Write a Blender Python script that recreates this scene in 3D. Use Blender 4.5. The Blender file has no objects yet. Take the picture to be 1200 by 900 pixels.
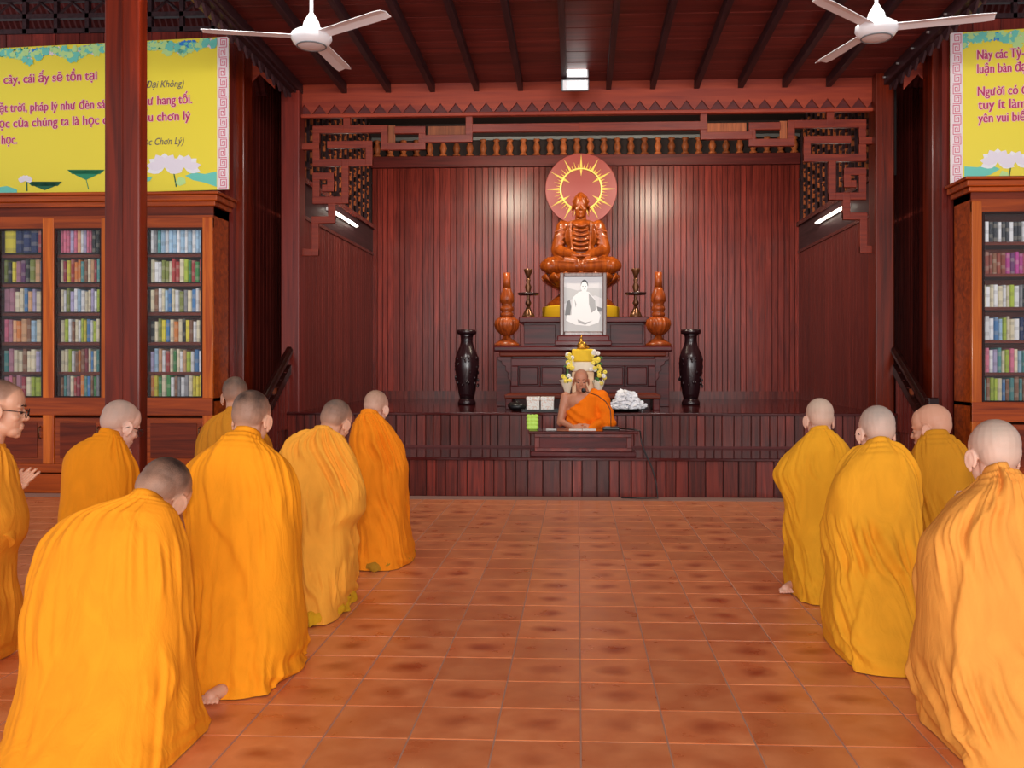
import bpy, bmesh, math, random
import numpy as np
from mathutils import Vector, Matrix, Euler
C = bpy.context.scene.collection
SC = bpy.context.scene
PI = math.pi
# ---------------------------------------------------------------- camera
F_PX, CXP, CYP, HC, YAW = 1088.0, 629.0, 427.0, 1.303, math.radians(2.53)
cam_d = bpy.data.cameras.new('camera'); cam = bpy.data.objects.new('camera', cam_d); C.objects.link(cam)
cam.location = (0, 0, HC); cam.rotation_euler = (PI/2, 0, YAW)
cam_d.sensor_width = 36; cam_d.lens = F_PX*36/1200
cam_d.shift_x = -(CXP-600)/1200; cam_d.shift_y = -(450-CYP)/1200
cam_d.clip_start = .05; cam_d.clip_end = 200
SC.camera = cam
# ---------------------------------------------------------------- light
SC.view_settings.view_transform = 'Standard'; SC.view_settings.look = 'None'
SC.view_settings.gamma = 1; SC.view_settings.use_curve_mapping = False
SC.view_settings.exposure = 0.0
W = bpy.data.worlds.new('world'); SC.world = W; W.use_nodes = True
wn = W.node_tree.nodes; wn['Background'].inputs[0].default_value = (.93, .96, 1, 1); wn['Background'].inputs[1].default_value = .75
def light(name, kind, loc, rot, energy, color=(1,1,1), **kw):
    d = bpy.data.lights.new(name, kind); d.energy = energy; d.color = color
    for k, v in kw.items(): setattr(d, k, v)
    o = bpy.data.objects.new(name, d); C.objects.link(o); o.location = loc; o.rotation_euler = rot
    return o
# the photographer's flash, just above the lens
light('camera_flash', 'AREA', (-.03, -.05, HC+.24), (PI/2+.06, 0, YAW), 72, (1, .97, .93), shape='RECTANGLE', size=.10, size_y=.07)
# daylight through the open front of the hall, behind the photographer
light('open_front_daylight', 'AREA', (0, -8.5, 3.0), (PI/2-.05, 0, 0), 1000, (1, .985, .96), shape='RECTANGLE', size=14, size_y=5)
# unseen fill lights, added to brighten the altar, steps and back wall
for sx in (-1, 1):
    light('hall_fill_light', 'AREA', (sx*1.7, 5.6, 4.45), (math.radians(58), 0, 0), 62, (1, .96, .9), shape='RECTANGLE', size=1.3, size_y=.3)
# two spotlights on the altar, tucked behind the lintel of the alcove
for sx in (-1, 1):
    light('alcove_spotlight', 'AREA', (sx*1.32+.05, 10.95, 4.35), (math.radians(52), 0, sx*.25), 85, (1, .86, .66), shape='DISK', size=.16)
# ---------------------------------------------------------------- helpers
ct, st = math.cos(YAW), math.sin(YAW)
def zc_of(X, Y): return -X*st + Y*ct
def P(px, py, Y):
    a = (px-CXP)/F_PX
    X = Y*(a*ct-st)/(ct+a*st)
    return Vector((X, Y, HC-(py-CYP)*zc_of(X, Y)/F_PX))
def lin(c):
    return tuple(((v/255)/12.92 if v/255 <= .04045 else ((v/255+.055)/1.055)**2.4) for v in c)
def tag(o, label=None, cat=None, group=None, kind=None):
    if label: o['label'] = label
    if cat: o['category'] = cat
    if group: o['group'] = group
    if kind: o['kind'] = kind
    return o
def thing(name, label, cat, loc=(0,0,0), rz=0, group=None):
    o = bpy.data.objects.new(name, None); C.objects.link(o); o.location = loc; o.rotation_euler = (0,0,rz)
    o.empty_display_size = .1
    return tag(o, label, cat, group)
def obj(name, bm, mat, parent=None, smooth=False, bevel=0, kind=None, label=None, auto=None):
    if isinstance(bm, bpy.types.Mesh): me = bm
    else:
        me = bpy.data.meshes.new(name)
        bmesh.ops.recalc_face_normals(bm, faces=bm.faces[:])
        bm.to_mesh(me); bm.free()
    me.name = name
    if mat: 
        me.materials.clear(); me.materials.append(mat)
    if smooth:
        me.polygons.foreach_set('use_smooth', [True]*len(me.polygons))
        if auto: 
            try: me.set_sharp_from_angle(angle=math.radians(auto))
            except Exception: pass
    o = bpy.data.objects.new(name, me); C.objects.link(o)
    if parent: o.parent = parent
    if bevel:
        m = o.modifiers.new('bevel', 'BEVEL'); m.width = bevel; m.segments = 2; m.limit_method = 'ANGLE'
    return tag(o, label, kind=kind)
def shared(name, me, parent, loc=(0,0,0), rot=(0,0,0), scale=None, label=None):
    o = bpy.data.objects.new(name, me); C.objects.link(o); o.location = loc; o.rotation_euler = rot
    if scale: o.scale = scale
    if parent: o.parent = parent
    return tag(o, label)
def B(): return bmesh.new()
def bx(bm, x0, x1, y0, y1, z0, z1):
    if x0 > x1: x0, x1 = x1, x0
    if y0 > y1: y0, y1 = y1, y0
    if z0 > z1: z0, z1 = z1, z0
    v = [bm.verts.new(p) for p in ((x0,y0,z0),(x1,y0,z0),(x1,y1,z0),(x0,y1,z0),(x0,y0,z1),(x1,y0,z1),(x1,y1,z1),(x0,y1,z1))]
    for f in ((0,3,2,1),(4,5,6,7),(0,1,5,4),(1,2,6,5),(2,3,7,6),(3,0,4,7)): bm.faces.new([v[i] for i in f])
    return bm
def box(*a): return bx(B(), *a)
def lathe(bm, prof, c=(0,0,0), n=24, flute=None, cap=True):
    rings = []
    for (r, z) in prof:
        ring = []
        for i in range(n):
            a = 2*PI*i/n; rr = r
            if flute: rr = r*flute(a, z)
            ring.append(bm.verts.new((c[0]+rr*math.cos(a), c[1]+rr*math.sin(a), c[2]+z)))
        rings.append(ring)
    for a, b in zip(rings, rings[1:]):
        for i in range(n): bm.faces.new((a[i], a[(i+1)%n], b[(i+1)%n], b[i]))
    if cap:
        bm.faces.new(rings[0][::-1]); bm.faces.new(rings[-1])
    return bm
def tube(bm, pts, r, n=8, radii=None, closed=False):
    pts = [Vector(p) for p in pts]; rings = []; N = len(pts)
    up = None
    for i, p in enumerate(pts):
        d = (pts[(i+1)%N] if (i < N-1 or closed) else p) - (pts[i-1] if (i > 0 or closed) else p)
        d.normalize()
        ref = Vector((0,0,1)) if abs(d.z) < .9 else Vector((1,0,0))
        if up is None: up = (ref-d*ref.dot(d)).normalized()
        else:
            up = up-d*up.dot(d)
            up = up.normalized() if up.length > 1e-5 else (ref-d*ref.dot(d)).normalized()
        s = d.cross(up); rr = float(radii[i] if radii else r)
        rings.append([bm.verts.new(p+rr*(math.cos(2*PI*k/n)*up+math.sin(2*PI*k/n)*s)) for k in range(n)])
    R = rings+[rings[0]] if closed else rings
    for a, b in zip(R, R[1:]):
        for k in range(n): bm.faces.new((a[k], a[(k+1)%n], b[(k+1)%n], b[k]))
    if not closed:
        bm.faces.new(rings[0][::-1]); bm.faces.new(rings[-1])
    return bm
def ell(bm, c, r, rot=None, seg=16, ring=10):
    M = Matrix.Translation(c)
    if rot is not None: M = M @ Euler(rot).to_matrix().to_4x4()
    M = M @ Matrix.Diagonal((r[0], r[1], r[2], 1))
    bmesh.ops.create_uvsphere(bm, u_segments=seg, v_segments=ring, radius=1, matrix=M)
    return bm
def cap(bm, a, b, r1, r2, n=12):
    r1, r2 = float(r1), float(r2)
    a, b = Vector(a), Vector(b)
    ell(bm, a, (r1,)*3, seg=n, ring=8); ell(bm, b, (r2,)*3, seg=n, ring=8)
    tube(bm, [a, b], r1, n, radii=[r1, r2]); return bm
def prism(bm, poly, y0, y1, conv=lambda a, b, y: (a, y, b)):
    """2D polygon (x,z) pushed from y0 to y1"""
    f = [bm.verts.new(conv(a, b, y0)) for a, b in poly]; g = [bm.verts.new(conv(a, b, y1)) for a, b in poly]
    n = len(poly); bm.faces.new(f); bm.faces.new(g[::-1])
    for i in range(n): bm.faces.new((f[i], g[i], g[(i+1)%n], f[(i+1)%n]))
    return bm
def remesh(bm, voxel, smooth=3, factor=.5):
    me = bpy.data.meshes.new('t'); bm.to_mesh(me); bm.free()
    o = bpy.data.objects.new('t', me); C.objects.link(o)
    m = o.modifiers.new('r', 'REMESH'); m.mode = 'VOXEL'; m.voxel_size = voxel
    if smooth:
        s = o.modifiers.new('s', 'SMOOTH'); s.iterations = smooth; s.factor = factor
    dg = bpy.context.evaluated_depsgraph_get(); dg.update()
    out = bpy.data.meshes.new_from_object(o.evaluated_get(dg))
    bpy.data.objects.remove(o); bpy.data.meshes.remove(me)
    return out
def arrays(me):
    v = np.empty(len(me.vertices)*3); me.vertices.foreach_get('co', v)
    return v.reshape(-1, 3), [tuple(p.vertices) for p in me.polygons]
# ---------------------------------------------------------------- materials
def mat(name, col, rough=.5, metal=0, spec=.5, **kw):
    m = bpy.data.materials.new(name); m.use_nodes = True
    b = m.node_tree.nodes['Principled BSDF']
    b.inputs['Base Color'].default_value = (*col, 1); b.inputs['Roughness'].default_value = rough
    b.inputs['Metallic'].default_value = metal; b.inputs['Specular IOR Level'].default_value = spec
    for k, v in kw.items(): b.inputs[k].default_value = v
    return m
def N(m, t, **kw):
    n = m.node_tree.nodes.new(t)
    for k, v in kw.items(): setattr(n, k, v)
    return n
def wood(name, c1, c2, rough=.28, axis='Z', scale=6, vary=.35, bump=.05, coat=.0):
    m = mat(name, c1, rough, spec=.26); nt = m.node_tree; L = nt.links; b = nt.nodes['Principled BSDF']
    tc = N(m, 'ShaderNodeTexCoord'); mp = N(m, 'ShaderNodeMapping'); oi = N(m, 'ShaderNodeObjectInfo')
    s = [scale*4]*3; s['XYZ'.index(axis)] = scale*.22; mp.inputs['Scale'].default_value = s
    ad = N(m, 'ShaderNodeVectorMath', operation='MULTIPLY_ADD'); 
    L.new(oi.outputs['Random'], ad.inputs[0]); ad.inputs[1].default_value = (37, 53, 71)
    L.new(tc.outputs['Object'], ad.inputs[2]); L.new(ad.outputs[0], mp.inputs[0])
    n1 = N(m, 'ShaderNodeTexNoise'); n1.inputs['Scale'].default_value = 1.6; n1.inputs['Detail'].default_value = 6; n1.inputs['Distortion'].default_value = .8
    L.new(mp.outputs[0], n1.inputs['Vector'])
    r = N(m, 'ShaderNodeValToRGB'); e = r.color_ramp.elements
    e[0].position = .3; e[0].color = (*c2, 1); e[1].position = .68; e[1].color = (*c1, 1)
    L.new(n1.outputs['Fac'], r.inputs[0])
    hs = N(m, 'ShaderNodeHueSaturation'); mr = N(m, 'ShaderNodeMapRange'); L.new(oi.outputs['Random'], mr.inputs[0])
    mr.inputs[3].default_value = 1-vary; mr.inputs[4].default_value = 1+vary
    L.new(mr.outputs[0], hs.inputs['Value']); L.new(r.outputs[0], hs.inputs['Color']); L.new(hs.outputs[0], b.inputs['Base Color'])
    if bump:
        bp = N(m, 'ShaderNodeBump'); bp.inputs['Strength'].default_value = bump; bp.inputs['Distance'].default_value = .01
        L.new(n1.outputs['Fac'], bp.inputs['Height']); L.new(bp.outputs[0], b.inputs['Normal'])
    if coat: b.inputs['Coat Weight'].default_value = coat; b.inputs['Coat Roughness'].default_value = .12
    return m
M = {}
M['plank_shaded'] = wood('shaded_side_plank', lin((112,42,34)), lin((80,28,25)), .34, 'Z', 5, .15)  # plank wood darkened: dim light on the side walls is put into its colour
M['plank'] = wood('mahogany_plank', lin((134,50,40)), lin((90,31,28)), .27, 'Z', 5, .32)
M['riser'] = wood('mahogany_riser', lin((118,44,34)), lin((66,24,22)), .25, 'Z', 5, .42)
M['deck'] = wood('platform_top', lin((86,28,26)), lin((52,16,18)), .13, 'X', 4, .1)
M['ceil'] = wood('ceiling_board', lin((128,56,50)), lin((88,38,37)), .42, 'X', 3, .22)
M['rafter'] = wood('rafter_wood', lin((66,42,46)), lin((42,26,30)), .45, 'Y', 4, .1)
M['frieze'] = wood('frieze_wood', lin((166,66,40)), lin((128,44,32)), .42, 'X', 2.5, .08)
M['tooth'] = wood('valance_wood', lin((104,38,36)), lin((76,26,26)), .45, 'X', 3, .08)
M['fret'] = wood('fret_wood', lin((152,58,34)), lin((116,38,28)), .36, 'X', 5, .15)
M['lattice'] = wood('lattice_wood', lin((178,98,54)), lin((120,60,34)), .5, 'Z', 5, .3)
M['pillar'] = wood('pillar_wood', lin((122,36,10)), lin((66,16,6)), .3, 'Z', 2.6, .12, coat=.12)
M['pillar2'] = wood('pillar_wood_pink', lin((128,44,34)), lin((84,26,24)), .28, 'Z', 2.6, .1, coat=.1)
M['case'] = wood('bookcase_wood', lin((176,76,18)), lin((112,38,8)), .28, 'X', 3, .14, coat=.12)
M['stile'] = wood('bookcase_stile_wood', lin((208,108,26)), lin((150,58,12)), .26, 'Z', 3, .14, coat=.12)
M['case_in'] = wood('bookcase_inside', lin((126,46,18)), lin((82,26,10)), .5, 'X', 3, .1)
M['altar'] = wood('altar_wood', lin((98,30,30)), lin((56,16,19)), .3, 'X', 3, .1, coat=.08)
M['altar'].node_tree.nodes['Principled BSDF'].inputs['Specular IOR Level'].default_value = .14
M['dark'] = wood('dark_rail_wood', lin((52,20,16)), lin((28,10,10)), .22, 'X', 3, .1)
M['statue'] = wood('carved_statue_wood', lin((148,70,18)), lin((102,40,9)), .27, 'Z', 2.5, .05, coat=.2)
M['turned'] = wood('turned_wood', lin((164,76,28)), lin((106,42,14)), .32, 'Z', 3, .1, coat=.12)
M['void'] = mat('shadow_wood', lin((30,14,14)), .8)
M['ebony'] = mat('ebony', lin((44,24,22)), .25)
M['bronze'] = mat('dark_bronze', lin((96,60,36)), .3, .6)
M['gold'] = mat('gold_paint', lin((250,226,120)), .3, .25)
M['gold2'] = mat('polished_gold', lin((196,140,50)), .25, .8)
M['yellow_base'] = mat('yellow_pedestal_paint', lin((222,176,30)), .5)
M['halo'] = mat('halo_wood', lin((140,50,44)), .4)
M['white_fan'] = mat('white_fan_enamel', lin((236,236,240)), .35)
M['grey'] = mat('grey_metal', lin((120,124,128)), .4, .4)
M['black'] = mat('black_plastic', lin((18,18,20)), .35)
M['white'] = mat('white_paper', lin((232,230,226)), .7)
M['screw'] = mat('steel_bolt', lin((210,205,205)), .3, .7)
def emis(name, col, s):
    m = mat(name, col, .5); b = m.node_tree.nodes['Principled BSDF']
    b.inputs['Emission Color'].default_value = (*col, 1); b.inputs['Emission Strength'].default_value = s; return m
M['tube'] = emis('lit_tube', (1, .93, .78), 9); M['lens'] = emis('lit_floodlight', (1, .98, .95), 4)
def glass(name):
    m = bpy.data.materials.new(name); m.use_nodes = True; nt = m.node_tree; nt.nodes.clear(); L = nt.links
    o = N(m, 'ShaderNodeOutputMaterial'); mx = N(m, 'ShaderNodeMixShader'); t = N(m, 'ShaderNodeBsdfTransparent'); g = N(m, 'ShaderNodeBsdfGlossy')
    g.inputs['Roughness'].default_value = .02; fr = N(m, 'ShaderNodeFresnel'); fr.inputs[0].default_value = 1.38
    L.new(fr.outputs[0], mx.inputs[0]); L.new(t.outputs[0], mx.inputs[1]); L.new(g.outputs[0], mx.inputs[2]); L.new(mx.outputs[0], o.inputs[0])
    return m
M['glass'] = glass('door_glass')
# terracotta tile
def tile_mat():
    m = mat('terracotta_tile', lin((190,98,56)), .3); nt = m.node_tree; L = nt.links; b = nt.nodes['Principled BSDF']
    tc = N(m, 'ShaderNodeTexCoord'); oi = N(m, 'ShaderNodeObjectInfo')
    ad = N(m, 'ShaderNodeVectorMath', operation='MULTIPLY_ADD'); L.new(oi.outputs['Random'], ad.inputs[0]); ad.inputs[1].default_value = (17, 31, 5); L.new(tc.outputs['Object'], ad.inputs[2])
    n = N(m, 'ShaderNodeTexNoise'); n.inputs['Scale'].default_value = 7; n.inputs['Detail'].default_value = 5; L.new(ad.outputs[0], n.inputs['Vector'])
    # burnt oval in the middle of the tile
    wd = N(m, 'ShaderNodeMapping'); wd.inputs['Scale'].default_value = (9, 11, 0); L.new(tc.outputs['Object'], wd.inputs[0])
    mix = N(m, 'ShaderNodeVectorMath', operation='MULTIPLY_ADD'); L.new(n.outputs['Color'], mix.inputs[0]); mix.inputs[1].default_value = (1.1, 1.1, 0); L.new(wd.outputs[0], mix.inputs[2])
    sb = N(m, 'ShaderNodeVectorMath', operation='SUBTRACT'); L.new(mix.outputs[0], sb.inputs[0]); sb.inputs[1].default_value = (.55, .55, 0)
    ln = N(m, 'ShaderNodeVectorMath', operation='LENGTH'); L.new(sb.outputs[0], ln.inputs[0])
    mr = N(m, 'ShaderNodeMapRange'); L.new(ln.outputs['Value'], mr.inputs[0]); mr.inputs[1].default_value = .15; mr.inputs[2].default_value = .85; mr.inputs[3].default_value = 1; mr.inputs[4].default_value = 0
    rr = N(m, 'ShaderNodeMath', operation='MULTIPLY'); L.new(mr.outputs[0], rr.inputs[0]); L.new(oi.outputs['Random'], rr.inputs[1])
    base = N(m, 'ShaderNodeValToRGB'); e = base.color_ramp.elements; e[0].position = .3; e[0].color = (*lin((204,110,64)), 1); e[1].position = .7; e[1].color = (*lin((226,140,90)), 1); L.new(n.outputs['Fac'], base.inputs[0])
    mc = N(m, 'ShaderNodeMix', data_type='RGBA'); L.new(rr.outputs[0], mc.inputs[0]); L.new(base.outputs[0], mc.inputs[6]); mc.inputs[7].default_value = (*lin((160,66,34)), 1)
    hs = N(m, 'ShaderNodeHueSaturation'); m2 = N(m, 'ShaderNodeMapRange'); L.new(oi.outputs['Random'], m2.inputs[0]); m2.inputs[3].default_value = .88; m2.inputs[4].default_value = 1.08
    L.new(m2.outputs[0], hs.inputs['Value']); L.new(mc.outputs[2], hs.inputs['Color']); L.new(hs.outputs[0], b.inputs['Base Color'])
    bp = N(m, 'ShaderNodeBump'); bp.inputs['Strength'].default_value = .12; bp.inputs['Distance'].default_value = .01; L.new(n.outputs['Fac'], bp.inputs['Height']); L.new(bp.outputs[0], b.inputs['Normal'])
    rm = N(m, 'ShaderNodeMapRange'); L.new(n.outputs['Fac'], rm.inputs[0]); rm.inputs[3].default_value = .2; rm.inputs[4].default_value = .42; L.new(rm.outputs[0], b.inputs['Roughness'])
    return m
M['tile'] = tile_mat(); M['grout'] = mat('grout', lin((176,134,116)), .8)
def cloth(name, col, rough=.85):
    m = mat(name, col, rough, spec=.15); nt = m.node_tree; L = nt.links; b = nt.nodes['Principled BSDF']
    tc = N(m, 'ShaderNodeTexCoord'); n = N(m, 'ShaderNodeTexNoise'); n.inputs['Scale'].default_value = 5; n.inputs['Detail'].default_value = 7; n.inputs['Distortion'].default_value = 1.2
    mp = N(m, 'ShaderNodeMapping'); mp.inputs['Scale'].default_value = (2.2, 2.2, .7); L.new(tc.outputs['Object'], mp.inputs[0]); L.new(mp.outputs[0], n.inputs['Vector'])
    w = N(m, 'ShaderNodeTexNoise'); w.inputs['Scale'].default_value = 260; L.new(tc.outputs['Object'], w.inputs['Vector'])
    a = N(m, 'ShaderNodeMath', operation='MULTIPLY_ADD'); L.new(w.outputs['Fac'], a.inputs[0]); a.inputs[1].default_value = .03; L.new(n.outputs['Fac'], a.inputs[2])
    bp = N(m, 'ShaderNodeBump'); bp.inputs['Strength'].default_value = .45; bp.inputs['Distance'].default_value = .02; L.new(a.outputs[0], bp.inputs['Height']); L.new(bp.outputs[0], b.inputs['Normal'])
    hs = N(m, 'ShaderNodeHueSaturation'); hs.inputs['Color'].default_value = (*col, 1); mr = N(m, 'ShaderNodeMapRange'); L.new(n.outputs['Fac'], mr.inputs[0]); mr.inputs[1].default_value = .3; mr.inputs[2].default_value = .7; mr.inputs[3].default_value = .92; mr.inputs[4].default_value = 1.06
    L.new(mr.outputs[0], hs.inputs['Value']); L.new(hs.outputs[0], b.inputs['Base Color'])
    b.inputs['Sheen Weight'].default_value = .15; b.inputs['Sheen Tint'].default_value = (*col, 1)
    return m
rnd = random.Random(7)
# ---------------------------------------------------------------- key dimensions
XC = .09                      # centre line of the hall
Y1, Y2, YF, YB = 9.15, 10.2, 10.45, 14.3
Z1 = HC-(536-CYP)*9.15/F_PX; Z2 = HC-(483.5-CYP)*10.2/F_PX
XW = 3.28                     # half width of the alcove
ZC0 = 4.47                    # ceiling height at the alcove front
def ceil_z(y): return ZC0+.03*(YF-y)
_pl = {}
def plank_mesh(w, h, mkey, t=.014):
    k = (round(w, 4), round(h, 3), mkey)
    if k not in _pl:
        bm = B(); c = .004
        prism(bm, [(-w/2, 0), (w/2, 0), (w/2, -t+c), (w/2-c, -t), (-w/2+c, -t), (-w/2, -t+c)], 0, h, conv=lambda a, b, y: (a, b, y))
        bmesh.ops.recalc_face_normals(bm, faces=bm.faces[:])
        me = bpy.data.meshes.new('plank'); bm.to_mesh(me); bm.free(); me.materials.append(M[mkey]); _pl[k] = me
    return _pl[k]
def planks(parent, p0, p1, z0, z1, mkey='plank', widths=(.105, .12, .135), gap=.006, name='plank'):
    """boards standing side by side on the line p0 -> p1, faces towards the left-hand normal"""
    p0, p1 = Vector((*p0, 0)), Vector((*p1, 0)); L = (p1-p0).length; d = (p1-p0)/L; ang = math.atan2(d.y, d.x); s = 0
    while s < L-.02:
        w = rnd.choice(widths)
        if s+w > L-.05: w = L-s
        q = p0+d*(s+w/2); w = round(w, 3)
        shared(name, plank_mesh(w-gap, z1-z0, mkey), parent, (q.x, q.y, z0), (0, 0, ang))
        s += w
# ================================================================ SETTING
# floor: grout bed with single tiles
T = .3; JX, JY = .0106, 3.21
floor = obj('floor', box(-7, 7, -3, YB+.3, -.12, -.0025), M['grout']); tag(floor, kind='structure')
def tile_bm(bm, cx, cy):
    h = T/2-.0028; c = .003; z = 0
    a = [(-h, -h), (h, -h), (h, h), (-h, h)]; k = (h-c)/h
    b0 = [bm.verts.new((cx+x, cy+y, -.008)) for x, y in a]; b1 = [bm.verts.new((cx+x, cy+y, -.0018)) for x, y in a]; t = [bm.verts.new((cx+x*k, cy+y*k, z)) for x, y in a]
    for i in range(4):
        j = (i+1) % 4; bm.faces.new((b0[i], b0[j], b1[j], b1[i])); bm.faces.new((b1[i], b1[j], t[j], t[i]))
    bm.faces.new(t)
tme = bpy.data.meshes.new('tile'); _b = B(); tile_bm(_b, 0, 0); _b.to_mesh(tme); _b.free(); tme.materials.append(M['tile'])
cells = []
for i in range(-23, 23):
    for j in range(-20, 20):
        x, y = JX+(i+.5)*T, JY+(j+.5)*T
        if y > Y1-.1 or abs(x) > 6.8 or y < -2.8: continue
        vis = False
        if y > 2.3:
            z = zc_of(x, y); px = CXP+F_PX*(x*ct+y*st)/z; vis = -30 < px < 1230
        hidden = vis and (px < 130 or (px < 215 and y < 4.4) or px > 1130 or (px > 1085 and y < 4.4))
        cells.append((0 if vis and not hidden else 1, y, x, vis))
cells.sort()
rest = B()
for n, (h, y, x, vis) in enumerate(cells):
    if n < 300 and h == 0: shared('tile', tme, floor, (x, y, 0))
    else: tile_bm(rest, x, y)
obj('tile', rest, M['tile'], floor, kind='stuff')
# dais: two steps of planks
dais = obj('dais', box(-3.6, 3.8, Y1+.014, YB+.4, 0, Z1-.03), M['void']); tag(dais, kind='structure')
obj('upper_tier', box(-3.6, 3.8, Y2+.014, YB+.4, Z1-.03, Z2-.03), M['void'], dais)
obj('tread', box(-3.6, 3.8, Y1-.03, Y2+.02, Z1-.03, Z1), M['deck'], dais, bevel=.006)
obj('platform_top', box(-3.6, 3.8, Y2-.03, YB+.4, Z2-.03, Z2), M['deck'], dais, bevel=.006)
bm = B(); bx(bm, -3.6, 3.8, Y2-.012, Y2+.02, Z1, Z1+.022); obj('skirting', bm, M['tooth'], dais)
planks(dais, (-3.6, Y1+.014), (3.8, Y1+.014), 0, Z1-.03, 'riser', (.095, .12, .15, .17))
planks(dais, (-3.6, Y2+.014), (3.8, Y2+.014), Z1+.02, Z2-.03, 'riser', (.085, .1, .13))
# alcove
xl, xr = XC-XW, XC+XW
ZT = 5.0
wb = obj('wall_back', box(xl-.1, xr+.1, YB+.001, YB+.12, Z2, ZT+.2), M['void']); tag(wb, kind='structure')
zb0 = HC-(196-CYP)*YB/F_PX; zb1 = HC-(183-CYP)*YB/F_PX; zb2 = HC-(164-CYP)*YB/F_PX
planks(wb, (xl, YB), (xr, YB), Z2+.12, zb0, 'plank', (.082, .092, .104))
obj('cap_beam', box(xl, xr, YB-.09, YB, zb0, zb1), M['tooth'], wb, bevel=.008)
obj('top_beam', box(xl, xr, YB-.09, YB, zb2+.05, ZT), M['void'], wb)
obj('painted_light_gap', box(xl, xr, YB-.05, YB-.01, zb2+.0, zb2+.05), M['grey'], wb)  # solid grey strip, coloured to stand in for light gaps above the balusters
bme = None
bm = lathe(B(), [(.03,0),(.06,.0),(.06,.02),(.035,.04),(.052,.09),(.058,.12),(.04,.17),(.03,.2),(.05,.215),(.05,.24)], n=12)
for v in bm.verts: v.co.z *= (zb2-zb1)/.24
bme = bpy.data.meshes.new('baluster'); bmesh.ops.recalc_face_normals(bm, faces=bm.faces[:]); bm.to_mesh(bme); bm.free(); bme.materials.append(M['lattice'])
bme.polygons.foreach_set('use_smooth', [True]*len(bme.polygons))
for i in range(32): shared('baluster', bme, wb, (XC+(i-15.5)*.206, YB-.06, zb1))
obj('baseboard_back', box(xl, xr, YB-.02, YB, Z2, Z2+.12), M['riser'])['kind'] = 'structure'
zs = HC+130*YB/F_PX; zl = 3.42
for s, nm, x in ((-1, 'left', xl), (1, 'right', xr)):
    w = obj('wall_'+nm, box(x, x+s*.1, YF+.1, YB+.1, Z2, zl), M['void']); tag(w, kind='structure')
    a, b = ((x, YF+.1), (x, YB)) if s < 0 else ((x, YB), (x, YF+.1))
    # boards face into the alcove
    if s < 0: planks(w, (x, YB), (x, YF+.1), Z2, zs, 'plank_shaded', (.13, .15)) if False else planks(w, (x, YF+.1), (x, YB), Z2, zs, 'plank_shaded', (.13, .15))
    else: planks(w, (x, YB), (x, YF+.1), Z2, zs, 'plank_shaded', (.13, .15))
    obj('upper_panel', box(x, x-s*.012, YF+.1, YB, zs+.01, zl), M['rafter'], w)
    obj('rail', box(x, x-s*.03, YF+.1, YB, zs-.02, zs+.02), M['riser'], w)
    obj('rail', box(x, x-s*.05, YF+.1, YB, zl-.02, zl+.04), M['riser'], w)
    # open lattice of small staggered bars above
    g = B(); g2 = B(); dy = .27; n = int((YB-YF-.15)/dy); zz = zl+.04
    for i in range(n+1):
        y = YF+.15+i*dy; bx(g, x-.016, x+.016, y-.016, y+.016, zz, ZT)
        for k in range(int((ZT-zz)/.2)):
            z = zz+.1+k*.2+(.1 if i % 2 else 0)
            if i < n: bx(g, x-.014, x+.014, y, y+dy*.5, z-.014, z+.014); bx(g2, x-.016, x+.016, y+dy*.5-.014, y+dy*.5+.014, z-.08, z+.05)
            if (i+k) % 3 == 0: bx(g, x-.014, x+.014, y+dy*.5, y+dy, z+.036, z+.064)
    obj('lattice_peg', g2, M['lattice'], w, kind='stuff')
    lt = obj('lattice', g, M['rafter'], w, kind='stuff')
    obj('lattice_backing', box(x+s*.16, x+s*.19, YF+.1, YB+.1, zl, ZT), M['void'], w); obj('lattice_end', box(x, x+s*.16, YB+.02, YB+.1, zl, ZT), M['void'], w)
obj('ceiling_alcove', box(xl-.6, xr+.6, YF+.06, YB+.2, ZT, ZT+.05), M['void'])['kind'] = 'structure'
# lintel wall over the alcove
zt = HC-(133-CYP)*YF/F_PX; zteeth = HC-(131-CYP)*YF/F_PX
wf = obj('wall_front', box(xl-.05, xr+.05, YF, YF+.08, zt, ZT+.3), M['tooth']); tag(wf, kind='structure')
zfb = HC-(120-CYP)*YF/F_PX
L = xr-xl; nt_ = 38; poly = [(xl, ZC0+.12), (xr, ZC0+.12)]
for i in range(nt_, -1, -1):
    x = xl+L*i/nt_; poly.append((x, zfb-.11)); 
    if i: poly.append((x-L/nt_/2, zfb))
bm = B(); prism(bm, poly, YF-.03, YF-.001); obj('frieze_board', bm, M['frieze'], wf)
obj('trim_1', box(xl-.02, xr+.02, YF-.06, YF+.02, zt-.03, zt+.012), M['frieze'], bevel=.008)['kind'] = 'structure'
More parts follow.
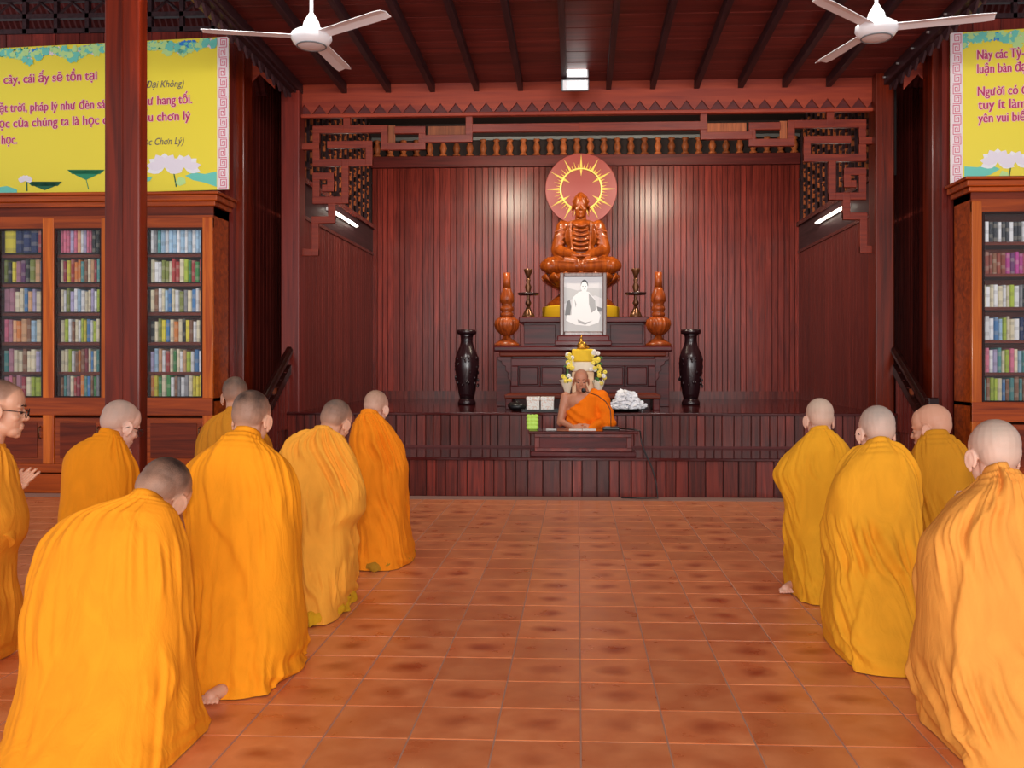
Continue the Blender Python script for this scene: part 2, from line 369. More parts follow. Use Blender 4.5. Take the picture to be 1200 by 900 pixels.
# fretwork (left half drawn, right half mirrored about the centre line)
def fret(segs, w=8.2):
    bm = B(); done = []
    for (a, b, c, d) in segs:
        p, q = P(a, b, YF), P(c, d, YF); hw = w/2*YF/F_PX
        for s in (1, -1):
            x0, x1 = (p.x, q.x) if s > 0 else (2*XC-p.x, 2*XC-q.x)
            X0, X1 = min(x0, x1)-hw, max(x0, x1)+hw; Z0, Z1_ = min(p.z, q.z)-hw, max(p.z, q.z)+hw
            k = (round(X0, 3), round(X1, 3), round(Z0, 3), round(Z1_, 3))
            if k in done: continue
            done.append(k); e = .0012*(len(done) % 7)
            bx(bm, X0, X1, YF-.035+e, YF+.025-e, Z0, Z1_)
    return bm
fr = fret([(407,137,407,150),(371,152,451,152),(371,152,371,190),(357,172,371,172),(388,170,433,170),(433,170,433,190),(371,191,433,191),
    (451,152,451,172),(451,172,495,172),(495,153,495,172),(467,153,495,153),(499,163,550,163),(550,137,550,163),(550,150,690,150),
    (405,192,405,235),(371,235,405,235),(371,207,371,235),(371,207,388,207),(388,207,388,221),(382,221,388,221),
    (389,236,389,258),(370,258,389,258),(370,258,370,296),(356,296,370,296)])
fo = obj('fretwork_frame', fr, M['fret'], bevel=.004)
tag(fo, kind='structure')
for (a, b, c, d) in ((501, 148, 546, 159), (455, 147, 463, 169)):
    p, q = P(a, b, YF), P(c, d, YF)
    for sgn in (1, -1):
        x0, x1 = (p.x, q.x) if sgn > 0 else (2*XC-q.x, 2*XC-p.x); obj('infill', box(x0, x1, YF+.005, YF+.02, q.z, p.z), M['lattice'], fo)
xf = P(353, 200, YF).x
bm = B(); bx(bm, xl-.02, xf+.02, YF-.045, YF+.03, Z2-.0, zt); bx(bm, 2*XC-xf-.02, xr+.02, YF-.045, YF+.03, Z2, zt)
obj('trim_2', bm, M['fret'])['kind'] = 'structure'
# pillars either side of the alcove, and further out
def pillar(x0, x1, y0, y1, z0, z1, m, grooves=(), nm='pillar'):
    o = obj(nm, box(x0, x1, y0, y1, z0, z1), m, bevel=.012); tag(o, kind='structure')
    for g in grooves: obj('bead', box(g-.007, g+.007, y0-.006, y0+.004, z0, z1), m, o)
    return o
xa, xb = P(329, 400, 10.3).x, P(350.5, 400, 10.3).x
pillar(xa, xb, 10.3, 10.55, 0, 4.6, M['pillar2'], ((xa+xb)/2+.04,))
xa, xb = P(1026, 400, 10.3).x, P(1048, 400, 10.3).x
pillar(xa, xb, 10.3, 10.55, 0, 4.6, M['pillar'], ((xa+xb)/2-.02,))
xa, xb = P(266, 400, 9.7).x, P(286, 400, 9.7).x
pillar(xa, xb, 9.7, 9.95, 0, 5.3, M['pillar'])
xa, xb = P(1092, 400, 9.7).x, P(1112, 400, 9.7).x
pillar(xa, xb, 9.7, 9.95, 0, 5.3, M['pillar'])
for (a, b, Yq) in ((287, 323, 9.99), (1058, 1092, 9.99)):
    bm = B(); p0, p1 = P(a, 66, Yq), P(b, 92, Yq); m_ = (p0.x+p1.x)/2
    prism(bm, [(p0.x, p0.z+.25), (p1.x, p0.z+.25), (p1.x, p1.z-.12), (m_, p1.z+.04), (p0.x, p1.z-.12)], Yq-.03, Yq); o = obj('arch_board', bm, M['frieze'], bevel=.004); tag(o, kind='structure')
# side passage walls of planks behind the pillars
for s, nm in ((-1, 'left'), (1, 'right')):
    x = -3.82 if s < 0 else 4.12
    w = obj('wall_passage_'+nm, box(x, x+s*.08, 9.9, 13, 0, 5.3), M['void']); tag(w, kind='structure')
    if s < 0: planks(w, (x, 9.9), (x, 12.4), 0, 4.9, 'plank')
    else: planks(w, (x, 12.4), (x, 9.9), 0, 4.9, 'plank')
    e = obj('wall_passage_end_'+nm, box(x, xl-.1 if s < 0 else xr+.1, 12.4, 12.5, 0, 5.3), M['void']); tag(e, kind='structure')
    xx = (x, xl-.1) if s < 0 else (xr+.1, x)
    planks(e, (xx[0], 12.4), (xx[1], 12.4), 0, 4.9, 'plank')
    # aisle wall above and behind the bookcase
    xo = -6.9 if s < 0 else 6.9; xi = P(268, 100, 9.62).x if s < 0 else P(1110, 100, 9.62).x
    zw = HC-(30-CYP)*9.62/F_PX
    aw = obj('wall_aisle_'+nm, box(min(xo, xi), max(xo, xi), 9.64, 9.75, 0, zw), M['void']); tag(aw, kind='structure')
    planks(aw, (min(xo, xi), 9.64), (max(xo, xi), 9.64), 0, zw, 'plank', (.26, .28))
    # carved open band on top of it
    g = B(); z0 = zw; a0, a1 = min(xo, xi), max(xo, xi)
    for z in (z0+.03, z0+.19, z0+.37): bx(g, a0, a1, 9.62, 9.68, z-.025, z+.025)
    k = a0
    i = 0
    while k < a1:
        bx(g, k-.02, k+.02, 9.62, 9.68, z0, z0+.37)
        tube(g, [(k, 9.65, z0+.2), (k+.17, 9.65, z0+.34), (k+.34, 9.65, z0+.2)], .02, 4); k += .34
    obj('open_band', g, M['rafter'], aw, kind='stuff')
    # roof tiles glimpsed through the band
    rt = B(); 
    for i in range(46):
        x2 = a0+i*(a1-a0)/46; tube(rt, [(x2, 10.9, z0-.3), (x2, 10.1, z0+.75)], .05, 6)
    obj('roof_tile', rt, M['tooth'], aw, kind='stuff')
    obj('soffit', box(a0, a1, 9.75, 11.2, z0+.85, z0+.9), M['void'], aw)
    obj('wall_return_'+nm, box(xi, xi+s*-.0+(.05 if s < 0 else -.05), 9.62, 9.95, 0, 5.3), M['pillar2'])['kind'] = 'structure'
# ceiling: boards across, rafters running to the viewer, sloping gently up
Lc = 12.0
cl = obj('ceiling', B(), M['void']); tag(cl, kind='structure')
bm = B(); v = [(xl-.25, YF, ceil_z(YF)+.03), (xr+.25, YF, ceil_z(YF)+.03), (xr+.25, YF-Lc, ceil_z(YF-Lc)+.03), (xl-.25, YF-Lc, ceil_z(YF-Lc)+.03)]
f = [bm.verts.new(p) for p in v]; g = [bm.verts.new((p[0], p[1], p[2]+.05)) for p in v]
bm.faces.new(f); bm.faces.new(g[::-1])
for i in range(4): bm.faces.new((f[i], g[i], g[(i+1) % 4], f[(i+1) % 4]))
cl.data.user_clear() if False else None
bmesh.ops.recalc_face_normals(bm, faces=bm.faces[:]); bm.to_mesh(cl.data); bm.free()
ang = -math.atan(.03); bmw = .31
for i in range(int(Lc/bmw)):
    y = YF-.01-(i+.5)*bmw
    me = plank_mesh(bmw-.008, 2*XW+.5, 'ceil', .02) if False else None
    if i == 0:
        b_ = B(); h = (bmw-.009)/2; wdt = XW+.25
        prism(b_, [(-h, .02), (h, .02), (h, .004), (h-.004, 0), (-h+.004, 0), (-h, .004)], -wdt, wdt, conv=lambda a, b, y: (y, a, b))
        bmesh.ops.recalc_face_normals(b_, faces=b_.faces[:]); cme = bpy.data.meshes.new('ceiling_board'); b_.to_mesh(cme); b_.free(); cme.materials.append(M['ceil'])
    shared('ceiling_board', cme, cl, (XC, y, ceil_z(y)+.006), (ang, 0, 0))
for i in range(13):
    x = P(402+51.9*(i-1)*1.0, 106, 10.35).x
    if x > xr: break
    b_ = B(); y0, y1 = YF-.03, YF-Lc
    q = [(x-.028, y0, ceil_z(y0)+.01), (x+.028, y0, ceil_z(y0)+.01), (x+.028, y0, ceil_z(y0)-.095), (x-.028, y0, ceil_z(y0)-.095)]
    a = [b_.verts.new(p) for p in q]; c = [b_.verts.new((p[0], y1, p[2]+.03*(y0-y1))) for p in q]
    b_.faces.new(a); b_.faces.new(c[::-1])
    for k in range(4): b_.faces.new((a[k], c[k], c[(k+1) % 4], a[(k+1) % 4]))
    obj('rafter', b_, M['rafter'], cl)
# side beams of the nave with scalloped boards
for s, nm in ((-1, 'left'), (1, 'right')):
    x = xl-.04 if s < 0 else xr+.04
    b_ = B(); y0, y1 = YF-.02, -1.5
    for (dz0, dz1, hw) in ((-.12, .03, .07), (-.02, .3, .03)):
        q = [(x-hw, y0, ceil_z(y0)+dz1), (x+hw, y0, ceil_z(y0)+dz1), (x+hw, y0, ceil_z(y0)+dz0), (x-hw, y0, ceil_z(y0)+dz0)]
        a = [b_.verts.new(p) for p in q]; c = [b_.verts.new((p[0], y1, p[2]+.03*(y0-y1))) for p in q]
        b_.faces.new(a); b_.faces.new(c[::-1])
        for k in range(4): b_.faces.new((a[k], c[k], c[(k+1) % 4], a[(k+1) % 4]))
    bo = obj('beam_'+nm, b_, M['rafter']); tag(bo, kind='structure')
    g = B()
    for i in range(34):
        y = YF-.1-i*.2; z = ceil_z(y)-.12
        prism(g, [(y-.09, z), (y+.09, z), (y+.05, z-.05), (y, z-.1), (y-.05, z-.05)], x-.012, x+.012, conv=lambda a, b, yy: (yy, a, b))
    obj('scalloped_edge', g, M['rafter'], bo, kind='stuff')
    g = B()
    for i in range(16):
        y = YF-.2-i*.42; z = ceil_z(y)-.05; tube(g, [(x-s*.07, y, z), (x-s*.095, y, z)], .012, 6)
    obj('bolt', g, M['screw'], bo, kind='stuff')
    # aisle ceiling
    xo = -7.2 if s < 0 else 7.2
    obj('ceiling_aisle_'+nm, box(min(x, xo), max(x, xo), -1.5, 9.7, 5.55, 5.6), M['ceil'])['kind'] = 'structure'
# free-standing front pillar on the left
Yp = 6.0
xa, xb = P(122, 400, Yp).x, P(163.5, 400, Yp).x
pf = pillar(xa, xb, Yp, Yp+.12, 0, 5.5, M['pillar'], ((xa+xb)/2,), nm='pillar')
# ------------------------------------------------------------ stairs and railings at both sides of the dais
for s, nm in ((-1, 'left'), (1, 'right')):
    x0 = -3.24 if s < 0 else 3.46
    x1 = -3.78 if s < 0 else 4.08
    st_ = tag(obj('stairs_'+nm, box(min(x0, x1), max(x0, x1), 10.2, 10.6, 0, Z2-.0), M['riser']), kind='structure')
    for k in range(3):
        obj('stair_step', box(min(x0, x1), max(x0, x1), 9.9-.3*k, 10.2-.3*k, 0, Z2*(3-k)/4), M['riser'], st_, bevel=.006)
    r = thing('stair_railing', ('dark polished handrail with slats climbing beside the left pillar of the alcove' if s < 0 else 'dark polished handrail with slats climbing beside the right pillar of the alcove'), 'railing', (x0, 9.25, 0))
    ya, yb_ = 10.3, 9.3; za, zb_ = 1.5, .9
    b_ = B(); q = [(-.04, 0), (.04, 0), (.045, .05), (.02, .085), (-.02, .085), (-.045, .05)]
    A_ = [b_.verts.new((u, ya-9.25, za+w_-.08)) for u, w_ in q]; D_ = [b_.verts.new((u, yb_-9.25, zb_+w_-.08)) for u, w_ in q]
    b_.faces.new(A_); b_.faces.new(D_[::-1])
    for k in range(6): b_.faces.new((A_[k], D_[k], D_[(k+1) % 6], A_[(k+1) % 6]))
    obj('handrail', b_, M['dark'], r, bevel=.006)
    b_ = B(); A_ = [(-.025, za-.3), (.025, za-.3), (.025, za-.2), (-.025, za-.2)]
    a = [b_.verts.new((u, ya-9.25, w_)) for u, w_ in A_]; c = [b_.verts.new((u, yb_-9.25, w_-(za-zb_))) for u, w_ in A_]
    b_.faces.new(a); b_.faces.new(c[::-1])
    for k in range(4): b_.faces.new((a[k], c[k], c[(k+1) % 4], a[(k+1) % 4]))
    obj('lower_rail', b_, M['dark'], r)
    obj('newel_post', box(-.05, .05, -.06, .06, 0, .98), M['dark'], r, bevel=.01)
    for k in range(7):
        y = .16+k*.13; zt_ = zb_-.1+(za-zb_)*(y-.05)/1.0
        z0_ = [Z2*1/4, Z2*2/4, Z2*3/4][min(2, int((y+9.25-9.3)/.3))] if y+9.25 < 10.2 else Z2
        obj('slat', box(-.014, .014, y-.04, y+.04, z0_, zt_-.12), M['pillar2'], r)
        obj('carved_boss', box(-.016, .016, y-.02, y+.02, zt_-.12, zt_-.05), M['turned'], r) if k == 3 else None
# ================================================================ BANNERS
def ray(px, py):
    a = (px-CXP)/F_PX; b = (CYP-py)/F_PX
    return Vector((a*ct-st, a*st+ct, b))
class Sheet:
    """a flat vertical sheet through a point, turned about Z; u along it, v = height"""
    def __init__(s, px, Y, deg):
        s.o = P(px, CYP, Y); s.o.z = 0; a = math.radians(deg); s.d = Vector((math.cos(a), math.sin(a), 0)); s.n = Vector((math.sin(a), -math.cos(a), 0)); s.a = a
    def uv(s, px, py):
        r = ray(px, py); c = Vector((0, 0, HC)); t = (s.o-c).dot(s.n)/r.dot(s.n); p = c+r*t
        return (p-s.o).dot(s.d), p.z
    def mesh(s, polys, off, th=.0004):
        bm = B()
        for poly in polys:
            off += .00006; f = [bm.verts.new(Vector((u, -off, v))) for u, v in poly]
            try: bm.faces.new(f)
            except Exception: pass
        return bm
def glyphs(t, res=4):
    cu = bpy.data.curves.new('t', 'FONT'); cu.body = t; cu.size = 1; cu.resolution_u = res
    o = bpy.data.objects.new('t', cu); C.objects.link(o); dg = bpy.context.evaluated_depsgraph_get(); dg.update()
    me = bpy.data.meshes.new_from_object(o.evaluated_get(dg)); bpy.data.objects.remove(o); bpy.data.curves.remove(cu); return me
_gl = {}
def glyph(ch):
    # letters whose hook the font filler spoils are put together from the plain letter and a hook
    if ch not in _gl:
        base = {'ơ': 'o', 'ờ': 'ò', 'ư': 'u', 'Ơ': 'O'}.get(ch, ch); bm = B(); me = glyphs(base, 3 if ch == 'ẽ' else 4); bm.from_mesh(me)
        if base != ch:
            o_ = glyphs({'ò': 'o'}.get(base, base)); xm = max(p.co.x for p in o_.vertices); ym = max(p.co.y for p in o_.vertices)
            bm.faces.new([bm.verts.new((xm+x, ym+y, 0)) for x, y in ((-.09, -.07), (-.02, -.05), (.07, .03), (.08, .12), (.0, .13), (.0, .05), (-.06, -.01))])
        _gl[ch] = bm
    return _gl[ch]
def text_mesh(txt, size):
    out = B(); e0 = max(p.co.x for p in glyphs('|').vertices)
    for i, ch in enumerate(txt):
        if ch == ' ': continue
        x = max(p.co.x for p in glyphs(txt[:i]+'|').vertices)-e0
        m = bpy.data.meshes.new('g'); glyph(ch).to_mesh(m)
        for p in m.vertices: p.co = Vector(((p.co.x+x)*size, p.co.y*size, 0))
        out.from_mesh(m); bpy.data.meshes.remove(m)
    me = bpy.data.meshes.new('t'); out.to_mesh(me); out.free(); return me
M['ban'] = mat('banner_yellow', lin((240,222,62)), .45); M['ban_w'] = mat('banner_white', lin((238,222,226)), .45); M['ban_p'] = mat('banner_pink', lin((214,70,110)), .5)
M['ink'] = mat('magenta_ink', lin((184,40,96)), .5); M['ink2'] = mat('grey_ink', lin((88,76,104)), .5); M['halo_ink'] = mat('pink_outline', lin((246,196,206)), .5)
M['g1'] = mat('print_green', lin((30,140,100)), .5); M['g2'] = mat('print_teal', lin((110,206,190)), .5); M['g3'] = mat('print_blue', lin((40,130,215)), .5); M['g4'] = mat('print_mint', lin((190,230,150)), .5); M['g5'] = mat('print_dark_green', lin((14,96,66)), .5); M['lotus2'] = mat('print_lotus_pale', lin((234,226,238)), .5); M['lotus'] = mat('print_lotus', lin((240,238,244)), .5)
def banner(sheet, px0, px1, pt, pb, side, lines, flowers, label):
    r = thing('banner', label, 'banner', sheet.o, sheet.a)
    u0 = sheet.uv(px0, 100)[0]; u1 = sheet.uv(px1, 100)[0]; zr = sheet.uv(268 if side > 0 else 1116, pt)[1]; zb = sheet.uv(268 if side > 0 else 1116, pb)[1]
    obj('sheet', box(u0, u1, 0, .012, zb, zr), M['ban'], r)
    us = (sheet.uv(254.5, 100)[0], u1) if side > 0 else (u0, sheet.uv(1128, 100)[0])
    obj('border_strip', box(us[0], us[1], -.001, 0, zb, zr), M['ban_w'], r)
    # running key pattern
    q0, q1 = (sheet.uv(257, 100)[0], sheet.uv(265.5, 100)[0]) if side > 0 else (sheet.uv(1117, 100)[0], sheet.uv(1126, 100)[0])
    w = q1-q0; n = 15; ph = (zr-zb-.02)/n; g = B(); t = w*.09
    def seg(a, b, c, d, z, fl):
        if fl: a, c = 1-a, 1-c
        X0, X1 = sorted((q0+a*w, q0+c*w)); A0, A1 = sorted((z+b*ph, z+d*ph)); bx(g, X0-t/2, X1+t/2, -.0016, -.001, A0-t/2, A1+t/2)
    for i in range(n):
        z = zb+.01+i*ph; fl = i % 2
        for s in ((0,.08,1,.08),(1,.08,1,.92),(1,.92,.2,.92) ,(.2,.92,.2,.3),(.2,.3,.75,.3),(.75,.3,.75,.7),(.75,.7,.45,.7),(.45,.7,.45,.5)): seg(*s, z, fl)
    obj('key_pattern', g, M['ban_p'], r, kind='stuff')
    for (txt, a, ay, b, by, size, kind) in lines:
        ua, va = sheet.uv(a, ay); ub, vb = sheet.uv(b, by); v = (va+vb)/2
        me = text_mesh(txt, size); sh_ = 0 if kind == 'b' else .25
        xs = [p.co.x for p in me.vertices]; sc = (ub-ua)/(max(xs)-min(xs)); x0 = min(xs)
        for p in me.vertices: p.co = Vector((ua+(p.co.x-x0)*sc+sh_*p.co.y, 0, v+p.co.y*1.16))
        lay = [(M['halo_ink'], dx, dz, .0042+.0001*q) for q, (dx, dz) in enumerate(((-.007, 0), (.009, 0), (0, .006), (0, -.006)))]+[(M['ink'], dx, 0, .0052+.0001*q) for q, dx in enumerate((0, .0025, .005))] if kind == 'b' else [(M['ink2'], 0, 0, .0045)]
        for ink in {id(l[0]): l[0] for l in lay}.values():
            g = B()
            for (mm, dx, dz, off) in lay:
                if mm is not ink: continue
                m2 = me.copy()
                for p in m2.vertices: p.co = p.co+Vector((dx, -off, dz))
                g.from_mesh(m2); bpy.data.meshes.remove(m2)
            obj('lettering', g, ink, r, kind='stuff')
    # watercolour edge along the top
    rb = random.Random(3 if side > 0 else 5)
    cnt = {'ban_w': [], 'g4': [], 'g2': [], 'g1': [], 'g3': []}
    ta, tb = (u0, us[0]) if side > 0 else (us[1], u1)
    nb = int((tb-ta)*150)
    for i in range(nb):
        u = ta+rb.random()*(tb-ta); k = .5+.5*math.sin(u*11+1); dep = (.03+.09*k)*rb.random(); R = .014+.034*rb.random()
        key = rb.choice(['g2', 'g2', 'g4', 'g4', 'g4', 'ban_w', 'g1' if rb.random() < .4 else 'g2'])
        cnt[key].append((u, zr-R-dep, R, R*(.6+.6*rb.random())))
    for c0 in np.arange(ta+.3, tb, .55):
        for dx, dz in ((0, 0), (-.04, -.03), (.045, -.035), (.0, -.03), (-.06, 0), (.065, .01), (.02, .01), (-.03, .01)): cnt['g3'].append((c0+dx, zr-.05+dz, .032, .024))
    for j, (key, L_) in enumerate(cnt.items()):
        polys = []
        for (u, v, ru, rv) in L_:
            o1 = rb.random()*6; poly = []
            for a in range(12):
                rr = 1+.25*math.sin(3*a+o1); uu = min(max(u+ru*rr*math.cos(a*PI/6), ta), tb); vv = min(v+rv*rr*math.sin(a*PI/6), zr-.002); poly.append((uu, vv))
            polys.append(poly)
        if polys: obj('watercolour', sheet.mesh(polys, .0010+.0003*j), M[key], r, kind='stuff')
    fl2 = []
    for key, pts in flowers: fl2 += [(key, pts)] if key != 'lotus' else [('lotus', pts[::2]), ('lotus2', pts[1::2])]
    for (key, pts) in fl2:
        obj('printed_plant', sheet.mesh([[sheet.uv(x, y) for x, y in poly] for poly in pts], .0026 if key[:5] != 'lotus' else (.0030 if key == 'lotus' else .0038)), M[key], r, kind='stuff')
    return r
def petals(cx, cy, L, n, w=.32, a0=200, a1=-20):
    out = []
    for i in range(n):
        a = math.radians(a0+(a1-a0)*i/(n-1)); d = (math.cos(a), -math.sin(a)); p = (-d[1], d[0])
        out.append([(cx+d[0]*L*t+p[0]*L*w*math.sin(PI*t)*s, cy+(d[1]*L*t+p[1]*L*w*math.sin(PI*t)*s)*.75) for s, ts in ((1, (0,.2,.45,.7,.88,1)), (-1, (.88,.7,.45,.2))) for t in ts])
    return out
def leaf(x0, x1, y, dep, st):
    top = []; n = 8
    for i in range(n+1): top.append((x0+(x1-x0)*i/n, y+(3 if i % 2 else -2)))
    return [top+[(x0+(x1-x0)*.75, y+dep*.5), ((x0+x1)/2, y+dep), (x0+(x1-x0)*.25, y+dep*.5)], [((x0+x1)/2-.4, y+dep-1), ((x0+x1)/2+.5, y+dep-1), ((x0+x1)/2+st+.5, 222), ((x0+x1)/2+st-.5, 222)]]
SL = Sheet(268, 9.3, -5.2)
banner(SL, -40, 268, 43, 222, 1, [
    ('cây, cái ấy sẽ tồn tại', 4.5, 98.3, 113.5, 93.3, .115, 'b'), ('mặt trời, pháp lý như đèn sáng', -9, 132.5, 134, 126, .115, 'b'), ('như hang tối.', 162, 123.6, 225, 121, .115, 'b'),
    ('học của chúng ta là học cách', -7, 150.8, 143, 144, .115, 'b'), ('thấu chơn lý', 155, 143, 223, 140.6, .115, 'b'), ('học.', 2, 169, 20, 168.3, .115, 'b'),
    ('Đại Không)', 171, 103.3, 215, 101.5, .088, 'i'), ('ọc Chơn Lý)', 169, 170.6, 215, 168.4, .088, 'i')],
    [('g5', leaf(32, 73, 215, 8, 0)), ('g1', leaf(79, 123, 201, 10, 3)), ('g2', [[(217,206),(228,202),(240,204),(254,201),(254,219),(240,214),(226,211)], [(-20,222),(-5,220),(8,218),(20,222),(20,226),(-20,228)], [(170,208),(179,207),(176,212),(170,214)]]),
     ('g4', [[(205,215),(210,207),(217,209),(218,215),(211,218)]]), ('g5', [[(202,196),(203.2,196),(207.6,219),(206,219)], [(30.8,213),(32.3,213),(32.6,224),(31,224)]]),
     ('lotus', petals(193, 196, 22, 9)+petals(216, 196, 20, 8)+petals(30, 212, 9, 6, .5, 160, 20))], 'yellow banner with magenta verses and white lotus above the left bookcase')
SR = Sheet(1116, 9.56, -7.5)
banner(SR, 1113.5, 1300, 38.5, 219, -1, [
    ('Này các Tỳ-', 1145, 70, 1200, 66.5, .115, 'b'), ('luận bàn đạo', 1145, 86, 1209, 83, .115, 'b'), ('Người có đ', 1145.5, 112.2, 1204, 110, .115, 'b'), ('tuy ít làm', 1146, 128, 1202, 126, .115, 'b'), ('yên vui biết', 1146, 144, 1206, 141, .115, 'b')],
    [('g2', [[(1130,195),(1145,196),(1160,193),(1172,198),(1160,205),(1146,208),(1130,207)]]), ('g5', [[(1185,188),(1186.4,188),(1182.6,211),(1181,211)]]), ('g4', [[(1170,208),(1174,200),(1181,202),(1183,210)]]),
     ('lotus', petals(1169, 190, 21, 9)+petals(1190, 190, 18, 8))], 'yellow banner with magenta verses and white lotus above the right bookcase')
# ================================================================ BOOKCASES AND BOOKS
bk = B(); prism(bk, [(-.5, 0), (-.5, -.9), (-.35, -1), (.35, -1), (.5, -.9), (.5, 0)], 0, 1, conv=lambda a, b, y: (a, b, y))
bmesh.ops.recalc_face_normals(bk, faces=bk.faces[:]); bookme = bpy.data.meshes.new('book'); bk.to_mesh(bookme); bk.free(); bookme.materials.append(None)
_bm = {}
COL = dict(yellow=(232,216,60), navy=(24,44,104), red=(176,52,50), crimson=(150,36,56), olive=(130,140,60), black=(30,28,34), purple=(110,50,110), peach=(228,176,130), blue=(70,130,190), mauve=(190,130,150), cream=(236,226,196), white=(236,238,242), pink=(226,120,150), lavender=(186,176,214), orange=(222,130,50), green=(60,140,70), brown=(140,90,60), teal=(80,150,150), grey=(150,150,156), magenta=(190,60,150), charcoal=(54,56,64), lime=(176,196,60), sky=(170,205,232), rust=(150,64,44))
def book_mat(c):
    if c in _bm: return _bm[c]
    m = mat('book_'+c, lin(COL[c]), .45); nt = m.node_tree; L = nt.links; b = nt.nodes['Principled BSDF']
    tc = N(m, 'ShaderNodeTexCoord'); oi = N(m, 'ShaderNodeObjectInfo'); sp = N(m, 'ShaderNodeSeparateXYZ'); L.new(tc.outputs['Object'], sp.inputs[0])
    a = N(m, 'ShaderNodeMath', operation='MULTIPLY_ADD'); L.new(sp.outputs['Z'], a.inputs[0]); a.inputs[1].default_value = 1.7; L.new(oi.outputs['Random'], a.inputs[2])
    f = N(m, 'ShaderNodeMath', operation='FRACT'); L.new(a.outputs[0], f.inputs[0])
    r = N(m, 'ShaderNodeValToRGB'); r.color_ramp.interpolation = 'CONSTANT'; e = r.color_ramp.elements; e[0].color = (0,0,0,1); e[0].position = 0; e[1].position = .72; e[1].color = (1,1,1,1)
    L.new(f.outputs[0], r.inputs[0]); mu = N(m, 'ShaderNodeMath', operation='MULTIPLY'); L.new(r.outputs[0], mu.inputs[0]); mu.inputs[1].default_value = .22
    mx = N(m, 'ShaderNodeMix', data_type='RGBA'); L.new(mu.outputs[0], mx.inputs[0]); mx.inputs[6].default_value = (*lin(COL[c]), 1); mx.inputs[7].default_value = (*(lin((60,50,60)) if sum(COL[c]) > 420 else lin((220,210,190))), 1)
    hs = N(m, 'ShaderNodeHueSaturation'); mr = N(m, 'ShaderNodeMapRange'); L.new(oi.outputs['Random'], mr.inputs[0]); mr.inputs[3].default_value = .8; mr.inputs[4].default_value = 1.12; L.new(mr.outputs[0], hs.inputs['Value']); L.new(mx.outputs[2], hs.inputs['Color']); L.new(hs.outputs[0], b.inputs['Base Color'])
    _bm[c] = m; return m
ORD = ['first','second','third','fourth','fifth','sixth','seventh','eighth','ninth','tenth','eleventh','twelfth','thirteenth','fourteenth','fifteenth','sixteenth','seventeenth','eighteenth']
SHN = ['top','second','third','fourth','fifth','bottom']
BMES = {}
def put_book(x, w, y, z, h, d, c, label, group, lean=0):
    if c not in BMES:
        me = bookme.copy(); me.name = 'book'; me.materials.clear(); me.materials.append(book_mat(c)); BMES[c] = me
    o = shared('book', BMES[c], None, (x, y, z), (0, lean, 0), (w, d, h)); tag(o, label, 'book', group)
